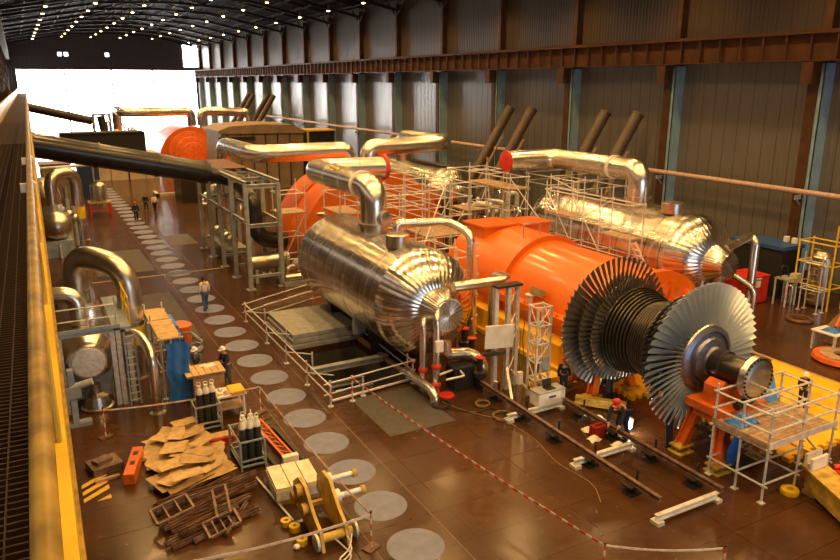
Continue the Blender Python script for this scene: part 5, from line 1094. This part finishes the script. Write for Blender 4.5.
# barrier posts and tapes
def post(label, x, y, h=1.02):
    t = thing('barrier_post', label, 'barrier post', (x, y, 0))
    MB().box((x, y, .02), (.42, .3, .04), Euler((0, 0, .4))).build('base_plate', 'rust', t)
    for k in range(6): MB().tube((x, y, .04 + h * k / 6), (x, y, .04 + h * (k + 1) / 6), .022, 8).build('red_band' if k % 2 else 'white_band', 'tape_r' if k % 2 else 'tape_w', t)
    MB().cyl((x, y, .04 + h), .035, .05, 10).build('cap', 'dark', t)
post('barrier post on a rust plate at the bottom corner near the discs', 6.62, 14.85); post('barrier post on a rust plate behind the blue bottle rack', 6.42, 24.1); post('barrier post on a rust plate by the left platform', 1.2, 24.7)
post('barrier post at the near end of the red-white tape', 11.0, 11.0)
def tape(label, a, b, sag, mats, wd=.06, n=28, alt=True):
    a, b = V(a), V(b); m = MB(); d = (b - a).normalized(); s = d.cross(V((0, 0, 1))).normalized() * .006
    P = [a.lerp(b, q / n) - V((0, 0, sag * 4 * (q / n) * (1 - q / n))) for q in range(n + 1)]
    for q in range(n):
        m.mi = q % 2 if alt else 0; u = V((0, 0, wd / 2)); vs = [P[q] - u - s, P[q + 1] - u - s, P[q + 1] + u - s, P[q] + u - s, P[q] - u + s, P[q + 1] - u + s, P[q + 1] + u + s, P[q] + u + s]
        m.add(vs, [(0, 1, 2, 3), (7, 6, 5, 4), (0, 4, 5, 1), (1, 5, 6, 2), (2, 6, 7, 3), (3, 7, 4, 0)])
    return single(m, 'barrier_tape', mats, label, 'barrier tape')
tape('pale orange barrier tape beside the disc row', (6.62, 14.85, 1.0), (6.42, 24.1, 1.0), .12, ['tape_p', 'tape_w'], .06, 24)
tape('white barrier tape crossing the bottom of the scrap area', (6.62, 14.85, 1.0), (.9, 15.5, .95), .18, ['tape_w', 'tape_p'], .07, 20, False)
tape('thin white barrier tape running past the bottles to the left platform', (6.42, 24.1, 1.0), (1.2, 24.7, 1.0), .1, ['tape_w', 'tape_p'], .05, 20)
tape('red and white striped tape from the pit rail across the open floor', (9.75, 23.25, .95), (11.0, 11.0, 1.0), .12, ['tape_r', 'tape_w'], .06, 60)
tape('white tape end at the near barrier post', (11.05, 11.0, 1.0), (13.4, 9.6, 1.0), .1, ['tape_w', 'tape_p'], .05, 10, False)
post('barrier post just below the frame of view on the right', 13.45, 9.55)
# cables, coils, rags and work lamps on the floor
def ground_path(label, pts, r, m, cat='cable', nm='floor_cable'): return single(MB().path([(a, b, r + .004) for a, b in pts], r, 8, .5, 5), nm, m, label, cat)
ground_path('long tan cable winding along the floor left of the slide rails', [(12.6, 22.0), (13.0, 20.6), (13.9, 19.2), (14.0, 17.6), (13.6, 16.0), (13.8, 14.4), (13.3, 13.6)], .016, 'hose')
ground_path('dark cable on the floor from the coil to the pedestals', [(12.4, 21.3), (13.3, 20.2), (14.1, 20.4), (14.2, 19.4)], .02, 'dark')
for k, (x, y, R, lb) in enumerate(((12.5, 21.4, .34, 'dark coil of cable below the silver drain elbow'), (14.0, 19.5, .36, 'tan coil of cable by the rail pedestal'), (13.9, 20.7, .26, 'small tan coil of cable between the drain pipes and the rail'))):
    single(MB().sweep([(x + R * (1 + .06 * math.sin(q)) * math.cos(q * .45), y + R * math.sin(q * .45), .03 + .0018 * q) for q in range(44)], .025, 7), 'cable_coil', ('dark', 'hose', 'hose')[k], lb, 'coil')
rg = [(16.5, 18.2), (16.9, 17.7), (16.0, 17.2), (16.4, 16.7), (16.1, 15.9), (15.7, 16.6)]
for k, (x, y) in enumerate(rg):
    single(MB().sheet(lambda u, v, x=x, y=y, k=k: (x + .42 * (u - .5), y + .34 * (v - .5), .04 + .13 * math.sin(PI * u) * math.sin(PI * v) + .03 * math.sin(9 * u + 5 * v + k)), 8, 7, .02), 'cleaning_rag', 'paper', 'crumpled pale rag on the floor around the bending red-helmeted worker', 'rag', 'rags by the bending worker')
single(MB().box((16.0, 16.75, .22), (.5, .32, .4)).box((16.0, 16.75, .45), (.3, .06, .08)), 'tool_box', mat('dark_red_paint', (.28, .02, .015), .4), 'dark red tool box behind the bending worker', 'tool box')
t = thing('work_lamp', 'bright hand lamp shining on the floor beside the bending worker', 'work lamp', (17.3, 16.6, 0))
MB().lathe([(.12, 0), (.14, .03), (.14, .32), (.1, .36)], (17.4, 16.7, .02), (0, 0, 1), 14).build('lamp_body', 'galv', t); MB().ball((17.18, 16.5, .22), .11, 12).build('lamp_glass', 'torch', t); MB().rng(17.1, 17.45, 16.45, 16.8, 0, .03).build('base', 'dark', t)
ld2 = bpy.data.lights.new('hand_lamp_light', 'POINT'); ld2.energy = 90; ld2.color = (1, .85, .6); ld2.shadow_soft_size = .1
l2 = bpy.data.objects.new('hand_lamp_light', ld2); COL.objects.link(l2); l2.parent = t; l2.location = (-.22, -.2, .4)
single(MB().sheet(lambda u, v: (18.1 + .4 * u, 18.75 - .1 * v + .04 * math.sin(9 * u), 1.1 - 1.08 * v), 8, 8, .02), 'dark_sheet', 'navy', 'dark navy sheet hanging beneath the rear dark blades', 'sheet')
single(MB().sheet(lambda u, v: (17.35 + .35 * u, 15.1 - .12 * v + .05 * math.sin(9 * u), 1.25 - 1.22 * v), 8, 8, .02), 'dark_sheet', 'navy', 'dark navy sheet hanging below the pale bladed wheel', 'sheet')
# ------------------------------------------------------------------ people
def skin_mesh(nodes, edges, root, sub=1):
    """one continuous tapered surface grown round a skeleton of joints: nodes = {name: (pos, radius)}"""
    names = list(nodes); ix = {n: i for i, n in enumerate(names)}
    me = bpy.data.meshes.new('tmp'); me.from_pydata([nodes[n][0] for n in names], [(ix[a], ix[b]) for a, b in edges], [])
    o = bpy.data.objects.new('tmp', me); COL.objects.link(o); md = o.modifiers.new('s', 'SKIN'); md.use_smooth_shade = True
    sv = me.skin_vertices[0].data
    for n in names:
        r = nodes[n][1]; r = r if isinstance(r, tuple) else (r, r); sv[ix[n]].radius = r; sv[ix[n]].use_root = (n == root)
    if sub: s2 = o.modifiers.new('u', 'SUBSURF'); s2.levels = sub; s2.render_levels = sub
    dg = bpy.context.evaluated_depsgraph_get(); out = bpy.data.meshes.new_from_object(o.evaluated_get(dg))
    vs = [tuple(v.co) for v in out.vertices]; fs = [tuple(p.vertices) for p in out.polygons]
    bpy.data.objects.remove(o); bpy.data.meshes.remove(me); bpy.data.meshes.remove(out)
    return vs, fs
def person(label, loc, rz, pose='stand', top='navy', legs='navy', hat='hat_w', vest=None, s=1.0):
    """figure facing local +Y"""
    J = {}
    lean = {'stand': .0, 'walk': .04, 'work': .16, 'bend': .95}[pose]
    hipz = .93 if pose != 'bend' else .86
    P = V((0, 0, hipz))
    def up(d, side=0, fwd=0): return P + V((side, math.sin(lean) * d + fwd * math.cos(lean), math.cos(lean) * d - fwd * math.sin(lean)))
    waist, chest, neck = up(.16), up(.40), up(.56); head = up(.70, 0, .03) if pose != 'bend' else up(.70, 0, -.04)
    step = {'stand': .03, 'walk': .17, 'work': .05, 'bend': .10}[pose]
    N = {'pelvis': (P, (.135, .105)), 'waist': (waist, (.125, .095)), 'chest': (chest, (.15, .11)), 'neck': (neck, .055), 'skull': (head - V((0, 0, .05)), .055)}
    E = [('pelvis', 'waist'), ('waist', 'chest'), ('chest', 'neck'), ('neck', 'skull')]
    arms = {'stand': ((.25, -.02, -.29), (.27, .06, -.52)), 'walk': ((.25, .0, -.29), (.24, .12, -.52)), 'work': ((.25, .08, -.27), (.16, .30, -.32)), 'bend': ((.22, .16, -.25), (.17, .26, -.48))}[pose]
    foot = {}
    for sg, c in ((-1, 'l'), (1, 'r')):
        sh = up(.48, sg * .185); e = sh + V((sg * (arms[0][0] - .185), arms[0][1], arms[0][2])); w = sh + V((sg * (arms[1][0] - .185), arms[1][1] + (sg * .05 if pose == 'walk' else 0), arms[1][2]))
        h = P + V((sg * .095, 0, -.04)); st = step * sg; k = V((sg * .105, st * .55 + .05 + (.06 if pose == 'bend' else 0), .48)); a = V((sg * .11, st - .02, .085)); to = V((sg * .125, st + .15, .04))
        foot[c] = (a, to)
        N.update({'sh' + c: (sh, .068), 'el' + c: (e, .047), 'wr' + c: (w, .031), 'hp' + c: (h, .092), 'kn' + c: (k, .062), 'an' + c: (a, .042), 'to' + c: (to, .032)})
        E += [('chest', 'sh' + c), ('sh' + c, 'el' + c), ('el' + c, 'wr' + c), ('pelvis', 'hp' + c), ('hp' + c, 'kn' + c), ('kn' + c, 'an' + c), ('an' + c, 'to' + c)]
        d = (w - e).normalized(); side = V((0, 1, 0)) if abs(d.y) < .7 else V((1, 0, 0)); side = (side - d * side.dot(d)).normalized(); nrm = d.cross(side)
        palm = w + d * .075; N['pa' + c] = (palm, (.036, .02)); E.append(('wr' + c, 'pa' + c))
        for q in range(4):
            o = side * (.03 - .02 * q); L = (.052, .062, .058, .045)[q]; n1, n2 = 'f%d1%s' % (q, c), 'f%d2%s' % (q, c)
            N[n1] = (palm + d * .045 + o, .0095); N[n2] = (palm + d * (.045 + L) + o * 1.1 + nrm * .018, .0085); E += [('pa' + c, n1), (n1, n2)]
        N['t1' + c] = (w + d * .05 + side * .045, .0105); N['t2' + c] = (w + d * .09 + side * .06 + nrm * .012, .009); E += [('wr' + c, 't1' + c), ('t1' + c, 't2' + c)]
    t = thing('person', label, 'person', (0, 0, 0))
    m = MB(); m.add(*skin_mesh(N, E, 'pelvis'))
    hm = MB(); hm.ball((0, 0, 0), .1, 16, (.78, .95, 1.18)); hm.ball((0, .095, -.01), .018, 8, (.8, 1.1, 1.5))
    for sg in (-1, 1): hm.ball((sg * .08, -.005, 0), .026, 8, (.4, .8, 1.2))
    hm.ball((0, .075, -.085), .035, 8, (1.1, .8, .7))
    tilt = Matrix.Translation(head) @ Matrix.Rotation(-lean * .75, 4, 'X'); hm.rot(tilt); m.add(hm.v, hm.f)
    m.build('body', 'skin', t, 60)
    f = MB()
    for sg in (-1, 1): f.ball((sg * .032, .087, .015), .011, 8)
    f.box((0, .094, -.055), (.045, .012, .01)); f.rot(tilt); f.build('eyes_and_mouth', 'hair', t)
    hr = MB(); hr.lathe([(.001, .135), (.05, .127), (.082, .09), (.092, .03), (.088, -.03), (.078, -.035)], (0, -.012, 0), (0, 0, 1), 16); hr.rot(tilt); hr.build('hair', 'hair', t)
    if hat:
        h = MB(); h.lathe([(.001, .17), (.05, .163), (.09, .13), (.108, .08), (.112, .045), (.135, .04), (.137, .03), (.11, .03)], (0, 0, 0), (0, 0, 1), 20); h.box((0, .135, .038), (.14, .09, .012)); h.rot(tilt); h.build('helmet' if hat != 'hat_n' else 'cap', hat, t)
    keep = lambda pre: [n for n in N if n[:2] in pre or n in pre]
    J1 = {n: (N[n][0], tuple(x + .022 for x in (N[n][1] if isinstance(N[n][1], tuple) else (N[n][1],) * 2))) for n in ('pelvis', 'waist', 'chest', 'shl', 'shr', 'ell', 'elr', 'wrl', 'wrr')}
    J1['neck'] = (chest.lerp(neck, .75), .068)
    e1 = [('pelvis', 'waist'), ('waist', 'chest'), ('chest', 'neck'), ('chest', 'shl'), ('chest', 'shr'), ('shl', 'ell'), ('shr', 'elr'), ('ell', 'wrl'), ('elr', 'wrr')]
    MB().add(*skin_mesh(J1, e1, 'pelvis')).build('jacket' if top != 'shirt' else 'shirt', top, t, 70)
    J2 = {n: (N[n][0], tuple(x + .024 for x in (N[n][1] if isinstance(N[n][1], tuple) else (N[n][1],) * 2))) for n in ('pelvis', 'hpl', 'hpr', 'knl', 'knr', 'anl', 'anr')}
    MB().add(*skin_mesh(J2, [('pelvis', 'hpl'), ('pelvis', 'hpr'), ('hpl', 'knl'), ('hpr', 'knr'), ('knl', 'anl'), ('knr', 'anr')], 'pelvis')).build('trousers', legs, t, 70)
    for c in 'lr':
        a, to = foot[c]; MB().sweep([a + V((0, -.07, -.03)), a + V((0, .0, -.035)), (a + to) / 2 + V((0, 0, -.02)), to + V((0, .03, -.005)), to + V((0, .055, -.012))], [.04, .05, .05, .042, .02], 12).build('boot', 'boot', t)
    if vest:
        J3 = {n: (N[n][0], tuple(x + .035 for x in (N[n][1] if isinstance(N[n][1], tuple) else (N[n][1],) * 2))) for n in ('waist', 'chest')}
        MB().add(*skin_mesh(J3, [('waist', 'chest')], 'waist')).build('safety_vest', vest, t, 70)
    t.location = loc; t.rotation_euler = (0, 0, rz); t.scale = (s, s, s)
    return t
person('man in white shirt, blue jeans and dark cap walking across the floor discs', (7.42, 37.6, .006), .15, 'walk', 'shirt', 'jean', 'hat_n', s=1.03)
person('man in dark work clothes and pale red helmet on the far discs', (7.75, 65.8, .006), PI, 'walk', 'navy', 'navy', 'hat_r', s=1.0)
person('bareheaded man in black beside the man in a white shirt, far down the hall', (9.3, 70.9, 0), PI - .3, 'walk', 'blackcloth', 'blackcloth', None, s=.96)
person('man in white shirt and black trousers beside the man in black, far down the hall', (9.95, 69.9, 0), .3, 'walk', 'shirt', 'blackcloth', None, s=.98)
person('worker in grey with a white helmet facing across the brown crate', (4.9, 27.55, 0), PI - .5, 'work', 'greycloth', 'greycloth', 'hat_w', s=.98)
person('worker in navy jacket and white helmet right of the brown crate', (5.95, 27.0, 0), PI / 2 + .35, 'work', 'navy', 'greycloth', 'hat_w', s=.98)
person('worker in navy overalls and red helmet standing left of the dark blades', (17.15, 20.0, 0), PI - .3, 'stand', 'navy', 'navy', 'hat_r', s=.88)
person('worker in navy and red helmet bending over by the bright hand lamp', (16.75, 16.35, 0), PI / 2 + .35, 'bend', 'navy', 'navy', 'hat_r', s=1.12)
person('worker in a green safety vest behind the coupling scaffold', (23.95, 14.7, .16), 2.2, 'work', 'blackcloth', 'navy', 'hat_w', 'vest', s=.8)
